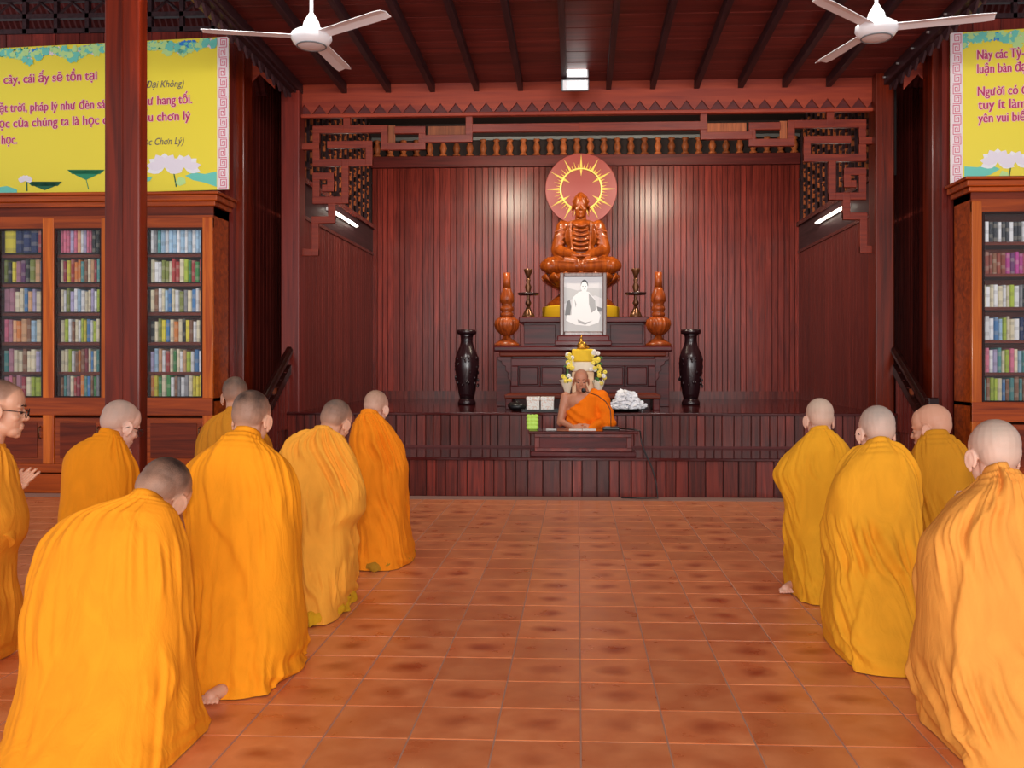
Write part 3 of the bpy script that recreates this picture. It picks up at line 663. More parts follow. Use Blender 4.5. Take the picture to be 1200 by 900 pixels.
def bookcase(name_label, Y, xs, doors, stiles, shelf_y, gtop, ctop, zbase, side, side_x, lower):
    """Y: door plane. xs: (x0,x1) outer edges px; doors: px spans of glass; shelf_y: px of the shelf tops"""
    r = thing('bookcase', name_label, 'bookcase', ((P(xs[0], 0, Y).x+P(xs[1], 0, Y).x)/2, Y+.2, 0)); ox, oy = r.location.x, r.location.y
    def W(px, py): p = P(px, py, Y); return p.x-ox, p.z
    x0, x1 = W(xs[0], 0)[0], W(xs[1], 0)[0]; D = .42; y0 = Y-oy
    ztop = P(0, ctop+15, Y).z if False else W(xs[0], ctop+14)[1]; zc_ = W(600, ctop)[1]
    zg = W(600, gtop)[1]; zsh = [W(600, s)[1] for s in shelf_y]
    # carcass: back, sides, top, bottom
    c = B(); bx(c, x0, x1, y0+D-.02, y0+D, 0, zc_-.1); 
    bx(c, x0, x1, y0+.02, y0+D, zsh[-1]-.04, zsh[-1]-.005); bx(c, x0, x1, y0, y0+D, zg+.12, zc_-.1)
    obj('carcass', c, M['case_in'], r)
    for k, sx in enumerate((x0, x1-.03)):
        if (k == 0 and side == 'r') or (k == 1 and side == 'l'):
            obj('side_panel', box(sx, sx+.03, y0+.02, y0+D, 0, zc_-.1), M['case'], r); continue
        # glazed side: frame and panes
        g = B(); bx(g, sx, sx+.03, y0+.02, y0+.07, 0, zc_-.1); bx(g, sx, sx+.03, y0+D-.07, y0+D, 0, zc_-.1); bx(g, sx, sx+.03, y0+.02, y0+D, zg, zc_-.1); bx(g, sx, sx+.03, y0+.02, y0+D, 0, zsh[-1])
        f = obj('side_frame', g, M['pillar2'], r, bevel=.004); obj('pane', box(sx+.012, sx+.017, y0+.07, y0+D-.07, zsh[-1], zg), M['glass'], f)
    o = B(); pr = [(0, 0), (.02, .015), (.02, .05), (.07, .09), (.07, .13), (-.03, .13), (-.03, 0)]
    bx(o, x0-.03, x1+.03, y0-.03, y0+D+.01, zc_-.14, zc_-.09); bx(o, x0-.06, x1+.06, y0-.06, y0+D+.02, zc_-.09, zc_-.03); bx(o, x0-.085, x1+.085, y0-.085, y0+D+.02, zc_-.03, zc_)
    obj('cornice', o, M['case'], r, bevel=.008)
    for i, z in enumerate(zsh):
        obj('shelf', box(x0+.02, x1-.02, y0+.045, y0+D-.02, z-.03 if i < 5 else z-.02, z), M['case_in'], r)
    zr = W(600, lower[0])[1]; zl0 = W(600, lower[1])[1]; zl1 = W(600, lower[2])[1]
    obj('face_rail', box(x0, x1, y0-.012, y0+.02, zg, zg+.12), M['case'], r)
    obj('face_rail', box(x0, x1, y0-.02, y0+.02, zr, zsh[-1]-.0), M['case'], r, bevel=.006)
    obj('face_rail', box(x0, x1, y0-.012, y0+.02, zl1-.09, zl1), M['case'], r, bevel=.006)
    obj('plinth', box(x0-.02, x1+.02, y0-.03, y0+D, 0, zl1-.1), M['case'], r, bevel=.008)
    for a, b in stiles:
        obj('stile', box(W(a, 0)[0], W(b, 0)[0], y0-.018, y0+.02, zl1, zg+.1), M['stile'], r, bevel=.005)
    for (a, b) in doors:
        A, Bb = W(a, 0)[0], W(b, 0)[0]; f = B(); t = .022
        bx(f, A, A+t, y0-.006, y0+.016, zsh[-1], zg); bx(f, Bb-t, Bb, y0-.006, y0+.016, zsh[-1], zg); bx(f, A+t, Bb-t, y0-.006, y0+.016, zg-t, zg); bx(f, A+t, Bb-t, y0-.006, y0+.016, zsh[-1], zsh[-1]+t*.6)
        d = obj('glass_door', f, M['dark'], r); obj('pane', box(A+t, Bb-t, y0+.003, y0+.008, zsh[-1]+t*.6, zg-t), M['glass'], d)
        # wooden door below with raised panel and handle
        d2 = obj('cupboard_door', box(A, Bb, y0-.004, y0+.02, zl1, zl0), M['case'], r, bevel=.004)
        f = B(); bx(f, A+.06, Bb-.06, y0-.014, y0-.004, zl1+.06, zl0-.05); obj('raised_panel', f, M['case_in'], d2, bevel=.009)
        f = B(); hx = Bb-.03; zz = zl0-.15; tube(f, [(hx, y0-.004, zz+.06), (hx, y0-.035, zz+.05), (hx, y0-.04, zz), (hx, y0-.035, zz-.05), (hx, y0-.004, zz-.06)], .008, 8); obj('handle', f, M['bronze'], d2, smooth=True)
    return zsh
YB1 = 9.2
shy = [295, 330, 365, 400.5, 436, 466.5]
zsh = bookcase('wide polished brown bookcase with glass doors at the left wall', YB1, (-125, 250), [(-55, 0), (-2, 51), (64, 119.5), (170, 238)][1:], [(-125, -2), (51, 64), (119.5, 170), (238, 250)], shy, 264, 222.5, 0, 'l', 250, (488, 491, 546))
BP = {0: ['yellow*3 navy*2 navy*2 navy*2 red*2', 'olive black yellow mauve purple black olive peach blue', 'mauve mauve cream cream blue peach lavender cream peach', 'pink mauve peach orange peach brown sky cream cream', 'teal mauve cream cream brown cream cream lavender sky', 'mauve pink brown mauve crimson cream lime lime cream'],
      1: ['pink pink pink lavender pink peach white lavender pink pink black black black', 'cream crimson yellow red orange orange teal brown cream peach crimson teal white', 'cream white olive lavender white sky white cream cream lavender white lime cream', 'cream lime white brown cream white lime yellow blue white lime cream cream', 'cream cream lime white brown orange brown crimson cream blue cream teal brown', 'brown teal grey cream red crimson orange teal blue brown green grey cream'],
      2: ['white grey teal sky white sky sky white sky white sky white sky sky', 'cream white white olive olive cream red red cream lime green red green red', 'cream brown white cream sky blue cream white olive grey cream blue white peach', 'black cream olive yellow blue cream orange cream black yellow brown white cream black', 'lavender sky peach white red cream green cream white peach lime white blue white', 'orange yellow green cream green white brown grey white grey cream yellow yellow yellow']}
BSP = {0: (-1, 50), 1: (66, 118), 2: (172, 236)}
DN = {0: 'leftmost', 1: 'middle', 2: 'right'}
def fill(case_lbl, dn, a, b, Y, zsh_px, palette, y_front, group, r_):
    for row, spec in enumerate(palette):
        items = []
        for t in spec.split():
            c, k = (t.split('*')+['1'])[:2] if '*' in t else (t, '1'); items.append((c, float(k)))
        ws = [k*(.8+.45*r_.random()) if k == 1 else k for _, k in items]; tot = sum(ws)
        X0, X1 = P(a, 0, Y).x+.01, P(b, 0, Y).x-.01; x = X0; z = P((a+b)/2, zsh_px[row], Y).z
        for i, ((c, k), w) in enumerate(zip(items, ws)):
            wd = w/tot*(X1-X0)
            h = .205+.035*r_.random() if row else .222+.006*r_.random()
            lb = f'{c} book, {ORD[i]} from left, {SHN[row]} shelf, {case_lbl}'
            put_book(x+wd/2, wd*.965, y_front+.17, z, h, .165+.01*r_.random(), c, lb, group); x += wd
r_ = random.Random(11)
for d in (0, 1, 2): fill(DN[d]+' door of left bookcase', d, *BSP[d], YB1, shy, BP[d], YB1+.06, 'books in the left bookcase', r_)
YB2 = 9.15
shr = [286, 322.5, 361, 399, 436.5, 470]
bookcase('tall polished brown bookcase with glass doors at the right wall', YB2, (1138, 1330), [(1151, 1214), (1224, 1290)], [(1138, 1150), (1214, 1224), (1290, 1330)], shr, 252, 213, 0, 'r', 1138, (493, 496, 552))
BR = ['charcoal white charcoal charcoal white charcoal charcoal white charcoal charcoal white charcoal', 'rust rust rust brown rust rust magenta purple magenta magenta pink magenta', 'cream white cream white cream white cream lime white grey charcoal grey', 'white white white blue sky lime cream cream white navy navy blue', 'cream pink white lavender teal cream lime pink cream sky teal pink', 'teal brown lime lime cream blue brown teal brown teal brown orange']
fill('right bookcase', 3, 1152, 1213, YB2, shr, BR, YB2+.06, 'books in the right bookcase', r_)
# ================================================================ FANS, FLOODLIGHT, TUBES
def fan(cx, cy, Yf, angs, label):
    c = P(cx, cy, Yf); r = thing('ceiling_fan', label, 'fan', c)
    obj('motor_housing', lathe(B(), [(.03,-.075),(.085,-.072),(.115,-.055),(.135,-.02),(.13,.01),(.10,.03),(.06,.05),(.05,.09),(.03,.125),(.014,.15)], n=32), M['white_fan'], r, smooth=True)
    bm = B(); tube(bm, [(.095*math.cos(a), .095*math.sin(a), -.07) for a in np.linspace(0, 2*PI, 33)[:-1]], .005, 6, closed=True); obj('ring', bm, M['grey'], r)
    zc = ceil_z(Yf)-c.z
    bm = B(); tube(bm, [(0,0,.1), (0,0,zc-.09)], .013, 10); obj('down_rod', bm, M['white_fan'], r, smooth=True)
    obj('rod_cover', lathe(B(), [(.02,zc-.12),(.05,zc-.07),(.06,zc-.02),(.06,zc)], n=20), M['white_fan'], r, smooth=True)
    for a in angs:
        bm = B(); rows = []
        for t in np.linspace(0, 1, 9):
            x = .12+.58*t; w = .05+.008*t; w *= 1 if t < .95 else .8
            rows.append([bm.verts.new((x, -w, -.012+.012)), bm.verts.new((x, 0, .006)), bm.verts.new((x, w, -.012)), bm.verts.new((x, w, -.017)), bm.verts.new((x, 0, .001)), bm.verts.new((x, -w, -.005))])
        for p, q in zip(rows, rows[1:]):
            for k in range(6): bm.faces.new((p[k], q[k], q[(k+1) % 6], p[(k+1) % 6]))
        bm.faces.new(rows[0]); bm.faces.new(rows[-1][::-1])
        o = obj('blade', bm, M['white_fan'], r, bevel=.004); o.rotation_euler = (0, 0, math.radians(a))
fan(365, 42, 6.1, (86, 192, 326), 'white three-blade ceiling fan above the left row, near the lotus banner')
fan(1027, 32, 6.1, (105, 225, 345), 'white three-blade ceiling fan above the right row of kneeling people')
c0 = P(674, 90, 10.05)
for k, py in enumerate((84, 99)):
    c = P(675, py, 10.05-.05*k); r = thing('floodlight', ['upper grey floodlight of the pair fixed under the ceiling', 'lower grey floodlight of the pair, just above the frieze'][k], 'light', c, 0, 'floodlights under the ceiling'); 
    f = B(); bx(f, -.16, .14, 0, .07, -.07, .055); obj('housing', f, M['grey'], r, bevel=.015).rotation_euler = (.25, 0, 0)
    obj('lens', box(-.09, .11, -.008, .0, -.045, .03), M['lens'], r).rotation_euler = (.25, 0, 0)
    obj('reflector', box(-.14, .13, -.004, .002, -.06, .045), M['white_fan'], r).rotation_euler = (.25, 0, 0)
    f = B(); tube(f, [(-.12, .05, 0), (-.12, .07, ceil_z(10.05)-c.z)], .014, 6); obj('bracket', f, M['black'], r)
for s in (-1, 1):
    x = (xl+.05) if s < 0 else (xr-.05)
    r = thing('tube_light', 'lit fluorescent tube on the '+('left' if s < 0 else 'right')+' side wall of the alcove', 'light', (x, 12.35, 3.27), 0, 'fluorescent tubes in the alcove')
    obj('fitting', box(-.02*s+.03*s, .05*s, -.75, .75, -.02, .02), M['white_fan'], r)
    bm = B(); tube(bm, [(-.01*s, -.72, 0), (-.01*s, .72, 0)], .014, 10); obj('tube', bm, M['tube'], r, smooth=True)
# ================================================================ ALTAR
ZP = Z2
def PX(px, Y): return P(px, 400, Y).x
def PZ(py, Y, px=682): return P(px, py, Y).z
ax0, ax1, aY = PX(598, 11.5), PX(769, 11.5), 11.5
AC = (ax0+ax1)/2
al = thing('altar', 'dark polished altar table with framed panels at the centre of the platform', 'altar', (AC, 12.2, ZP))
def L3(x0, x1, y0, y1, z0, z1): return box(x0-AC, x1-AC, y0-12.2, y1-12.2, z0-ZP, z1-ZP)
zs0, zs1 = PZ(412, 11.4), PZ(405, 11.4)
obj('table_slab', L3(PX(578, 11.4), PX(788.5, 11.4), 11.4, 12.95, zs0, zs1), M['altar'], al, bevel=.02)
obj('slab_molding', L3(PX(585, 11.45), PX(781, 11.45), 11.45, 12.9, zs0-.06, zs0), M['case_in'], al, bevel=.015)
obj('body', L3(ax0, ax1, 11.56, 12.85, ZP+.1, zs0-.06), M['altar'], al)
zf0, zf1 = PZ(463, 11.5), PZ(420, 11.5)
fr_ = B()
def fb(x0, x1, z0, z1, y=11.5, t=.06): bx(fr_, x0-AC, x1-AC, y-12.2, y+t-12.2, z0-ZP, z1-ZP)
pxs = [(607,631.5),(633.5,661.5),(700.5,731.5),(734,759.5)]
pz0, pz1 = PZ(452.5, 11.5), PZ(429, 11.5)
fb(ax0, ax1, pz1, zf1); fb(ax0, ax1, ZP+.1, pz0)
edges = [ax0]+[v for a, b in pxs[:2] for v in (PX(a, 11.5), PX(b, 11.5))]+[PX(663.5, 11.5), PX(698.5, 11.5)]+[v for a, b in pxs[2:] for v in (PX(a, 11.5), PX(b, 11.5))]+[ax1]
for i in range(0, len(edges), 2): fb(edges[i], edges[i+1], pz0, pz1)
obj('front_frame', fr_, M['altar'], al, bevel=.008)
for a, b in pxs+[(663.5, 698.5)]:
    x0, x1 = PX(a, 11.5), PX(b, 11.5); obj('inset_panel', L3(x0+.012, x1-.012, 11.515, 11.56, pz0+.012, pz1-.012), M['altar'], al, bevel=.012)
for s in (0, 1):
    x0, x1 = (PX(582, 11.7), PX(598.5, 11.7)) if s == 0 else (PX(768.5, 11.7), PX(784, 11.7))
    obj('side_post', L3(x0, x1, 11.68, 12.8, ZP, zs0-.06), M['altar'], al, bevel=.006)
    # carved bracket
    xa_, sg = (ax0, -1) if s == 0 else (ax1, 1); zt_ = zs0-.06
    poly = [(0, 0), (.19, 0), (.17, -.05), (.13, -.06), (.12, -.1), (.08, -.12), (.085, -.17), (.05, -.2), (.055, -.26), (.02, -.3), (.02, -.36), (0, -.38)]
    bm = B(); prism(bm, [(xa_-AC+sg*(a-.02), zt_-ZP+b) for a, b in poly], 11.5-12.2, 11.54-12.2); obj('carved_bracket', bm, M['altar'], al, bevel=.006)
# low plinth bench in front
bx0, bx1 = PX(591, 10.75), PX(774.5, 10.75)
zb_t = PZ(462.5, 10.75)
obj('plinth_step', L3(bx0, bx1, 10.75, 11.5, zb_t-.045, zb_t), M['case_in'], al, bevel=.01)
for x in (bx0+.01, bx1-.09): obj('plinth_leg', L3(x, x+.08, 10.77, 11.4, ZP, zb_t-.045), M['altar'], al, bevel=.01)
obj('plinth_back', L3(bx0+.05, bx1-.05, 11.2, 11.24, ZP, zb_t-.045), M['altar'], al)
# second tier
t0, t1 = PX(611, 11.8), PX(758, 11.8); zt1 = PZ(371, 11.75)
obj('tier_top', L3(t0-.03, t1+.03, 11.75, 12.95, zt1-.075, zt1), M['altar'], al, bevel=.012)
obj('tier_body', L3(t0+.03, t1-.03, 11.85, 12.9, zs1, zt1-.075), M['altar'], al)
for a, b in ((614, 651), (715, 753)): obj('tier_panel', L3(PX(a, 11.85), PX(b, 11.85), 11.83, 11.85, zs1+.03, zt1-.1), M['altar'], al, bevel=.006)
zc1 = PZ(393, 11.4)
obj('centre_block', L3(PX(653, 11.42), PX(714, 11.42), 11.42, 11.84, zs1, zc1), M['altar'], al, bevel=.012)
obj('centre_block_step', L3(PX(650, 11.35), PX(717, 11.35), 11.36, 11.5, zs1, zs1+.06), M['altar'], al, bevel=.01)
# portrait
pr = thing('framed_portrait', 'framed black and white portrait of a seated monk in front of the statue', 'picture', (PX(683.5, 11.5), 11.5, zc1))
ph_ = PZ(319.5, 11.5)-zc1; pw = (PX(711, 11.5)-PX(656, 11.5))/2
f = B(); fw = .052; 
M['frame'] = wood('frame_wood', lin((120,92,86)), lin((84,60,56)), .2, 'Z', 4, .05, coat=.6)
for (a, b, c, d) in ((-pw, -pw+fw, 0, ph_), (pw-fw, pw, 0, ph_), (-pw+fw, pw-fw, 0, fw), (-pw+fw, pw-fw, ph_-fw, ph_)): bx(f, a, b, -.02, .03, c, d)
obj('frame', f, M['frame'], pr, bevel=.012)
pic = mat('photo_print', lin((214,212,216)), .35); obj('photo', box(-pw+fw, pw-fw, .005, .02, fw, ph_-fw), pic, pr)
G = [mat('photo_grey', lin((c, c, c+3)), .4) for c in (60, 110, 165, 190, 238)]
def pp(polys, m, off, nm='printed_figure'):
    bm = B()
    for poly in polys: bm.faces.new([bm.verts.new((a*(pw-fw), .005-off, fw+(b)*(ph_-2*fw))) for a, b in poly])
    obj(nm, bm, m, pr)
def el(cx, cy, rx, ry, n=16): return [(cx+rx*math.cos(2*PI*i/n), cy+ry*math.sin(2*PI*i/n)) for i in range(n)]
pp([[(-1,.5),(-.5,.62),(.1,.6),(.6,.66),(1,.6),(1,.78),(.4,.8),(-.3,.75),(-1,.82)]], G[3], .001)
pp([[(-1,0),(1,0),(1,.34),(.7,.42),(-.6,.36),(-1,.4)]], G[3], .0015)
pp([[(-.95,.3),(-.7,.28),(-.62,.45),(-.7,.58),(-.85,.55)], [(.5,.36),(.95,.36),(1,.42),(.7,.46),(.52,.42)]], G[1], .002)
pp([[(-.62,.3),(-.55,.62),(-.25,.72),(.02,.75),(.3,.72),(.62,.58),(.75,.38),(.9,.3),(.8,.16),(.3,.1),(-.4,.12),(-.9,.2),(-.85,.3)]], G[4], .0025)
pp([[(.28,.7),(.62,.57),(.66,.4),(.42,.34),(.3,.5)], [(-.3,.22),(.1,.16),(.5,.2),(.1,.12),(-.25,.16)], [(-.4,.44),(-.46,.6),(-.36,.5)]], G[2], .003)
pp([[(.06+.19*math.cos(t*PI/10), .835+.115*math.sin(t*PI/10)) for t in range(11)]], G[0], .003); pp([el(.05, .815, .175, .1)], G[4], .0035, 'printed_face'); pp([[(-.04,.76),(.14,.76),(.16,.7),(-.06,.7)]], G[4], .0038, 'printed_neck')
pp([el(-.02, .825, .035, .008, 8), el(.12, .825, .035, .008, 8), el(.05, .778, .03, .004, 8)], G[1], .004)
# turned lamps
def fl(a, z): return 1-(.07*abs(math.sin(9*a)) if .17 < z < .42 else 0)
for x, sd in ((594, 'left'), (771.5, 'right')):
    p = Vector((PX(x, 11.62), 11.62, zs1)); s = 11.62/F_PX
    r = thing('wooden_lamp', 'tall turned wooden lamp with fluted bowl on the '+sd+' end of the altar', 'lamp', p, 0, 'turned wooden lamps on the altar')
    obj('foot', lathe(B(), [(15*s,0),(15*s,2*s),(11*s,5*s),(5*s,9*s),(4*s,12*s)], n=36), M['turned'], r, smooth=True)
    obj('fluted_bowl', lathe(B(), [(4*s,12*s),(8*s,14*s),(13*s,19*s),(15*s,25*s),(14*s,30*s),(10*s,33*s),(7*s,34*s)], n=72, flute=lambda a, z: 1-.08*abs(math.sin(9*a))), M['turned'], r, smooth=True)
    obj('neck', lathe(B(), [(6.5*s,34*s),(7.5*s,35*s),(7.5*s,38*s),(6*s,40*s),(7.8*s,42*s),(7.8*s,45*s),(6.2*s,47*s),(6.5*s,50*s),(8.5*s,52*s),(8.5*s,56*s),(7.5*s,61*s),(5.5*s,65*s),(4.8*s,68*s)], n=36, flute=lambda a, z: 1-.03*math.sin(16*a)), M['turned'], r, smooth=True)
    obj('chimney', lathe(B(), [(4.8*s,68*s),(4.3*s,76*s),(4.1*s,86*s),(3.2*s,86*s),(3.2*s,80*s)], n=28), M['turned'], r, smooth=True)
for x, sd in ((619, 'left'), (745, 'right')):
    p = Vector((PX(x, 12.0), 12.0, zt1)); s = 12.0/F_PX
    r = thing('candlestick', 'dark bronze candlestick with a wide drip dish '+sd+' of the statue', 'candlestick', p, 0, 'bronze candlesticks on the altar')
    obj('base', lathe(B(), [(7.5*s,0),(7.5*s,1.5*s),(6*s,5*s),(3.5*s,9*s),(2*s,13*s)], n=24), M['bronze'], r, smooth=True)
    obj('stem', lathe(B(), [(2*s,13*s),(3.8*s,17*s),(2*s,21*s),(2*s,25*s),(2.5*s,30*s),(4*s,36*s),(2*s,41*s),(3*s,44*s),(2.2*s,46*s)], n=24), M['bronze'], r, smooth=True)
    obj('drip_dish', lathe(B(), [(3*s,26*s),(11.5*s,26.5*s),(12.5*s,29*s),(11.5*s,29*s),(3*s,27.5*s)], n=28), M['ebony'], r, smooth=True)
    obj('cup', lathe(B(), [(2.2*s,46*s),(3*s,50*s),(5.2*s,55*s),(5.2*s,57*s),(2*s,57*s)], n=24), M['bronze'], r, smooth=True)
for x, sd in ((547, 'left'), (809.5, 'right')):
    Yv = 12.1; p = Vector((PX(x, Yv), Yv, ZP)); s = Yv/F_PX*(.98)
    r = thing('floor_vase', 'tall black carved vase standing on the platform '+sd+' of the altar', 'vase', p, 0, 'black vases flanking the altar')
    M['vase'] = M.get('vase') or mat('carved_black_lacquer', lin((40,20,24)), .22, spec=.6)
    obj('body', lathe(B(), [(8.5*s,8*s),(10*s,14*s),(13*s,34*s),(14*s,44*s),(13.8*s,56*s),(12*s,63*s),(8.5*s,70*s),(7.2*s,76*s),(7.4*s,82*s),(9*s,85*s)], n=64, flute=lambda a, z: 1+.022*math.sin(7*a+z*40)*math.sin(z*60)), M['vase'], r, smooth=True)
    obj('foot', lathe(B(), [(10.5*s,0),(11*s,3*s),(9.5*s,6*s),(8.5*s,8*s)], n=40), M['vase'], r, smooth=True)
    obj('rim', lathe(B(), [(8*s,84*s),(11.5*s,85*s),(12*s,87.5*s),(11.5*s,90*s),(8.5*s,90*s),(7.5*s,86*s)], n=40), M['vase'], r, smooth=True)
    if sd == 'left':
        pass
    cb = B(); rv = random.Random(5)
    for i in range(46):
        a = rv.random()*2*PI; z = (22+36*rv.random())*s; R = 13.4*s
        ell(cb, (R*math.cos(a), R*math.sin(a), z), (.016, .016, .024), seg=6, ring=4)
    obj('carving', cb, M['vase'], r, smooth=True, kind='stuff')
# offerings in front of the altar
zb1_ = zb_t
of = thing('offering_stack', 'gold and yellow cloth-covered offering stack in front of the altar', 'offering', (PX(683, 11.1), 11.1, zb1_))
hh = PZ(409, 11.0)-zb1_; wh = (PX(696, 11)-PX(670, 11))/2
cy_ = cloth('gold_cloth', lin((244,200,50)), .5); cw_ = cloth('peach_cloth', lin((244,206,170)), .6)
obj('lower_stack', box(-wh*1.0, wh*1.0, -.09, .12, 0, hh*.5), cw_, of, bevel=.02)
obj('middle_fold', box(-wh*1.03, wh*1.03, -.1, .12, hh*.5, hh*.72), cloth('white_lace', lin((250,236,214)), .6), of, bevel=.02)
obj('gold_top', box(-wh, wh, -.105, .12, hh*.72, hh), cy_, of, bevel=.015)
gd = thing('gold_figurine', 'small gold bird-shaped figurine on top of the yellow offering stack', 'figurine', (PX(682, 11.05), 11.05, zb1_+hh))
b_ = B(); s = 11/F_PX; ell(b_, (0,0,4.5*s), (6*s,5*s,4.5*s)); ell(b_, (-1*s,0,10*s), (2.2*s,2.2*s,4*s)); cap(b_, (3*s,0,4*s), (8*s,0,2*s), 3*s, 1*s); cap(b_, (-1*s,0,13*s), (0,0,17*s), 1.4*s, .6*s); lathe(b_, [(6*s,0),(6.5*s,1.2*s),(4*s,2*s)], n=16)
obj('body', remesh(b_, .006), M['gold2'], gd, smooth=True)
fy = mat('yellow_petals', lin((250,226,90)), .6); fw_ = mat('white_petals', lin((246,240,232)), .6); fp = mat('pale_wrap', lin((246,232,206)), .5); fgr = mat('leaf_green', lin((70,130,60)), .6)
for sd, x in (('left', 665), ('right', 701)):
    p = Vector((PX(x, 10.95), 10.95, zb1_)); r = thing('flower_bouquet', 'white and yellow bouquet in pink wrapping on the '+sd+' of the offering stack', 'flowers', p, 0, 'bouquets beside the offering stack')
    s = 11/F_PX; q = 1 if sd == 'right' else -1
    bm = B(); nn = 14; A_ = [bm.verts.new((2.5*s*math.cos(2*PI*i/nn), 2.5*s*math.sin(2*PI*i/nn), 0)) for i in range(nn)]
    B_ = [bm.verts.new(((7*s+1.5*s*math.sin(i*2.9))*math.cos(2*PI*i/nn)+q*1*s, (6*s+1.2*s*math.sin(i*4))*math.sin(2*PI*i/nn), (15+3*math.sin(i*2.2))*s)) for i in range(nn)]
    for i in range(nn): bm.faces.new((A_[i], A_[(i+1) % nn], B_[(i+1) % nn], B_[i]))
    obj('wrapper', bm, fp, r, smooth=True)
    rf = random.Random(x)
    bloom = {}
    for kk, mm in (('y', fy), ('w', fw_)):
        b_ = B()
        for j in range(14):
            a = j*2*PI/14
            for rr, zz in ((1, 0), (.65, .4)):
                ell(b_, (rr*1.8*s*math.cos(a+rr), rr*1.8*s*math.sin(a+rr), zz*2*s), (.8*s, .8*s, .7*s), seg=6, ring=4)
        bmesh.ops.recalc_face_normals(b_, faces=b_.faces[:]); me = bpy.data.meshes.new('bloom'); b_.to_mesh(me); b_.free(); me.materials.append(mm); bloom[kk] = me
    for j in range(30):
        zz = rf.uniform(12, 50)*s; spread = 7*s if zz < 30*s else 3.6*s
        shared('bloom', bloom['y' if j % 3 != 2 else 'w'], r, (rf.uniform(-1, 1)*spread+q*(1.0*s if zz < 26*s else -3*s), -rf.uniform(1, 6)*s, zz), (PI/2+rf.uniform(-.5, .5), rf.uniform(-.5, .5), 0))
    bm = B()
    for j in range(8): 
        zz = rf.uniform(8, 44)*s; ell(bm, (rf.uniform(-4, 4)*s, 1*s, zz), (2.5*s, .6*s, 1.2*s), (0, rf.uniform(-1, 1), 0), 6, 4)
    tube(bm, [(0,0,0), (0,.02,44*s)], .012, 6)
    obj('foliage', bm, fgr, r, kind='stuff')
# trays and goods at the platform edge
def tray(x0, x1, Y, label, w=.32, m='black'):
    a, b = PX(x0, Y), PX(x1, Y); r = thing('tray', label, 'tray', ((a+b)/2, Y, ZP)); h = (b-a)/2
    bm = B(); bx(bm, -h, h, -w/2, w/2, 0, .012)
    for (p, q, u, v) in ((-h, -h+.012, -w/2, w/2), (h-.012, h, -w/2, w/2), (-h+.012, h-.012, -w/2, -w/2+.012), (-h+.012, h-.012, w/2-.012, w/2)): bx(bm, p, q, u, v, .012, .03)
    obj('tray_body', bm, M[m], r, bevel=.004); return r
tray(612, 658, 10.42, 'black tray under the small white boxes at the platform edge', .3)
fl_ = mat('floral_print_paper', lin((236,232,220)), .5)
nt = fl_.node_tree; n_ = N(fl_, 'ShaderNodeTexNoise'); n_.inputs['Scale'].default_value = 60; rr_ = N(fl_, 'ShaderNodeValToRGB'); e = rr_.color_ramp.elements; e[0].position = .36; e[0].color = (*lin((226,190,170)), 1); e[1].position = .5; e[1].color = (*lin((240,238,232)), 1); tc_ = N(fl_, 'ShaderNodeTexCoord'); nt.links.new(tc_.outputs['Object'], n_.inputs['Vector']); nt.links.new(n_.outputs['Fac'], rr_.inputs[0]); nt.links.new(rr_.outputs[0], nt.nodes['Principled BSDF'].inputs['Base Color'])
for a, b, lb in ((617, 633, 'left white floral-printed box on the black tray'), (633.5, 649.5, 'right white floral-printed box on the black tray')):
    x0, x1 = PX(a, 10.42), PX(b, 10.42); h = PZ(465, 10.4)-ZP-.012
    r = thing('gift_box', lb, 'box', ((x0+x1)/2, 10.42, ZP+.012)); w = (x1-x0)/2-.002
    obj('box_body', box(-w+.003, w-.003, -.07, .07, 0, h*.72), fl_, r, bevel=.003); obj('lid', box(-w, w, -.073, .073, h*.72, h), fl_, r, bevel=.003)
bg = thing('cloth_bag', 'dark slumped cloth bag beside the white boxes at the platform edge', 'bag', (PX(606, 10.5), 10.5, ZP))
b_ = B(); ell(b_, (0,0,.05), (.1,.09,.05)); ell(b_, (-.05,.02,.06), (.06,.06,.045)); cap(b_, (.05,0,.05), (.0,0,.11), .03, .012); obj('bag_body', remesh(b_, .008), M['black'], bg, smooth=True)
# white packets heaped on a black plate
pt = thing('plate', 'black round plate under the heap of white packets', 'plate', (PX(734, 10.5), 10.5, ZP)); s = 10.5/F_PX
obj('plate_body', lathe(B(), [(14*s,0),(15*s,.006),(24*s,.03),(24.5*s,.034),(23*s,.036),(14*s,.016),(0.01,.014)], n=40), M['black'], pt, smooth=True)
rp = random.Random(4)
pk = B(); 
b_ = B(); bx(b_, -.05, .05, -.04, .04, -.018, .018); bmesh.ops.subdivide_edges(b_, edges=b_.edges[:], cuts=3, use_grid_fill=True)
for v in b_.verts: v.co += Vector((rp.uniform(-1,1), rp.uniform(-1,1), rp.uniform(-1,1)))*.007
bmesh.ops.recalc_face_normals(b_, faces=b_.faces[:]); pme = bpy.data.meshes.new('packet'); b_.to_mesh(pme); b_.free(); pme.materials.append(mat('white_packet', lin((236,236,240)), .45))
k = 0
for lay, (n, R, z) in enumerate(((11, 16*s, .036), (9, 12*s, .075), (7, 9.5*s, .115), (5, 7*s, .155), (3, 4.5*s, .19))):
    for i in range(n):
        a = 2*PI*i/n+lay*.7; o = shared('packet', pme, None, (pt.location.x+R*1.1*math.cos(a), 10.5+R*.62*math.sin(a), ZP+z+.018), (rp.uniform(-.5,.5), rp.uniform(-.45,.45), rp.uniform(0, 3)))
        tag(o, 'crumpled white paper packet in the heap on the black plate', 'packet', 'white packets heaped on the plate')
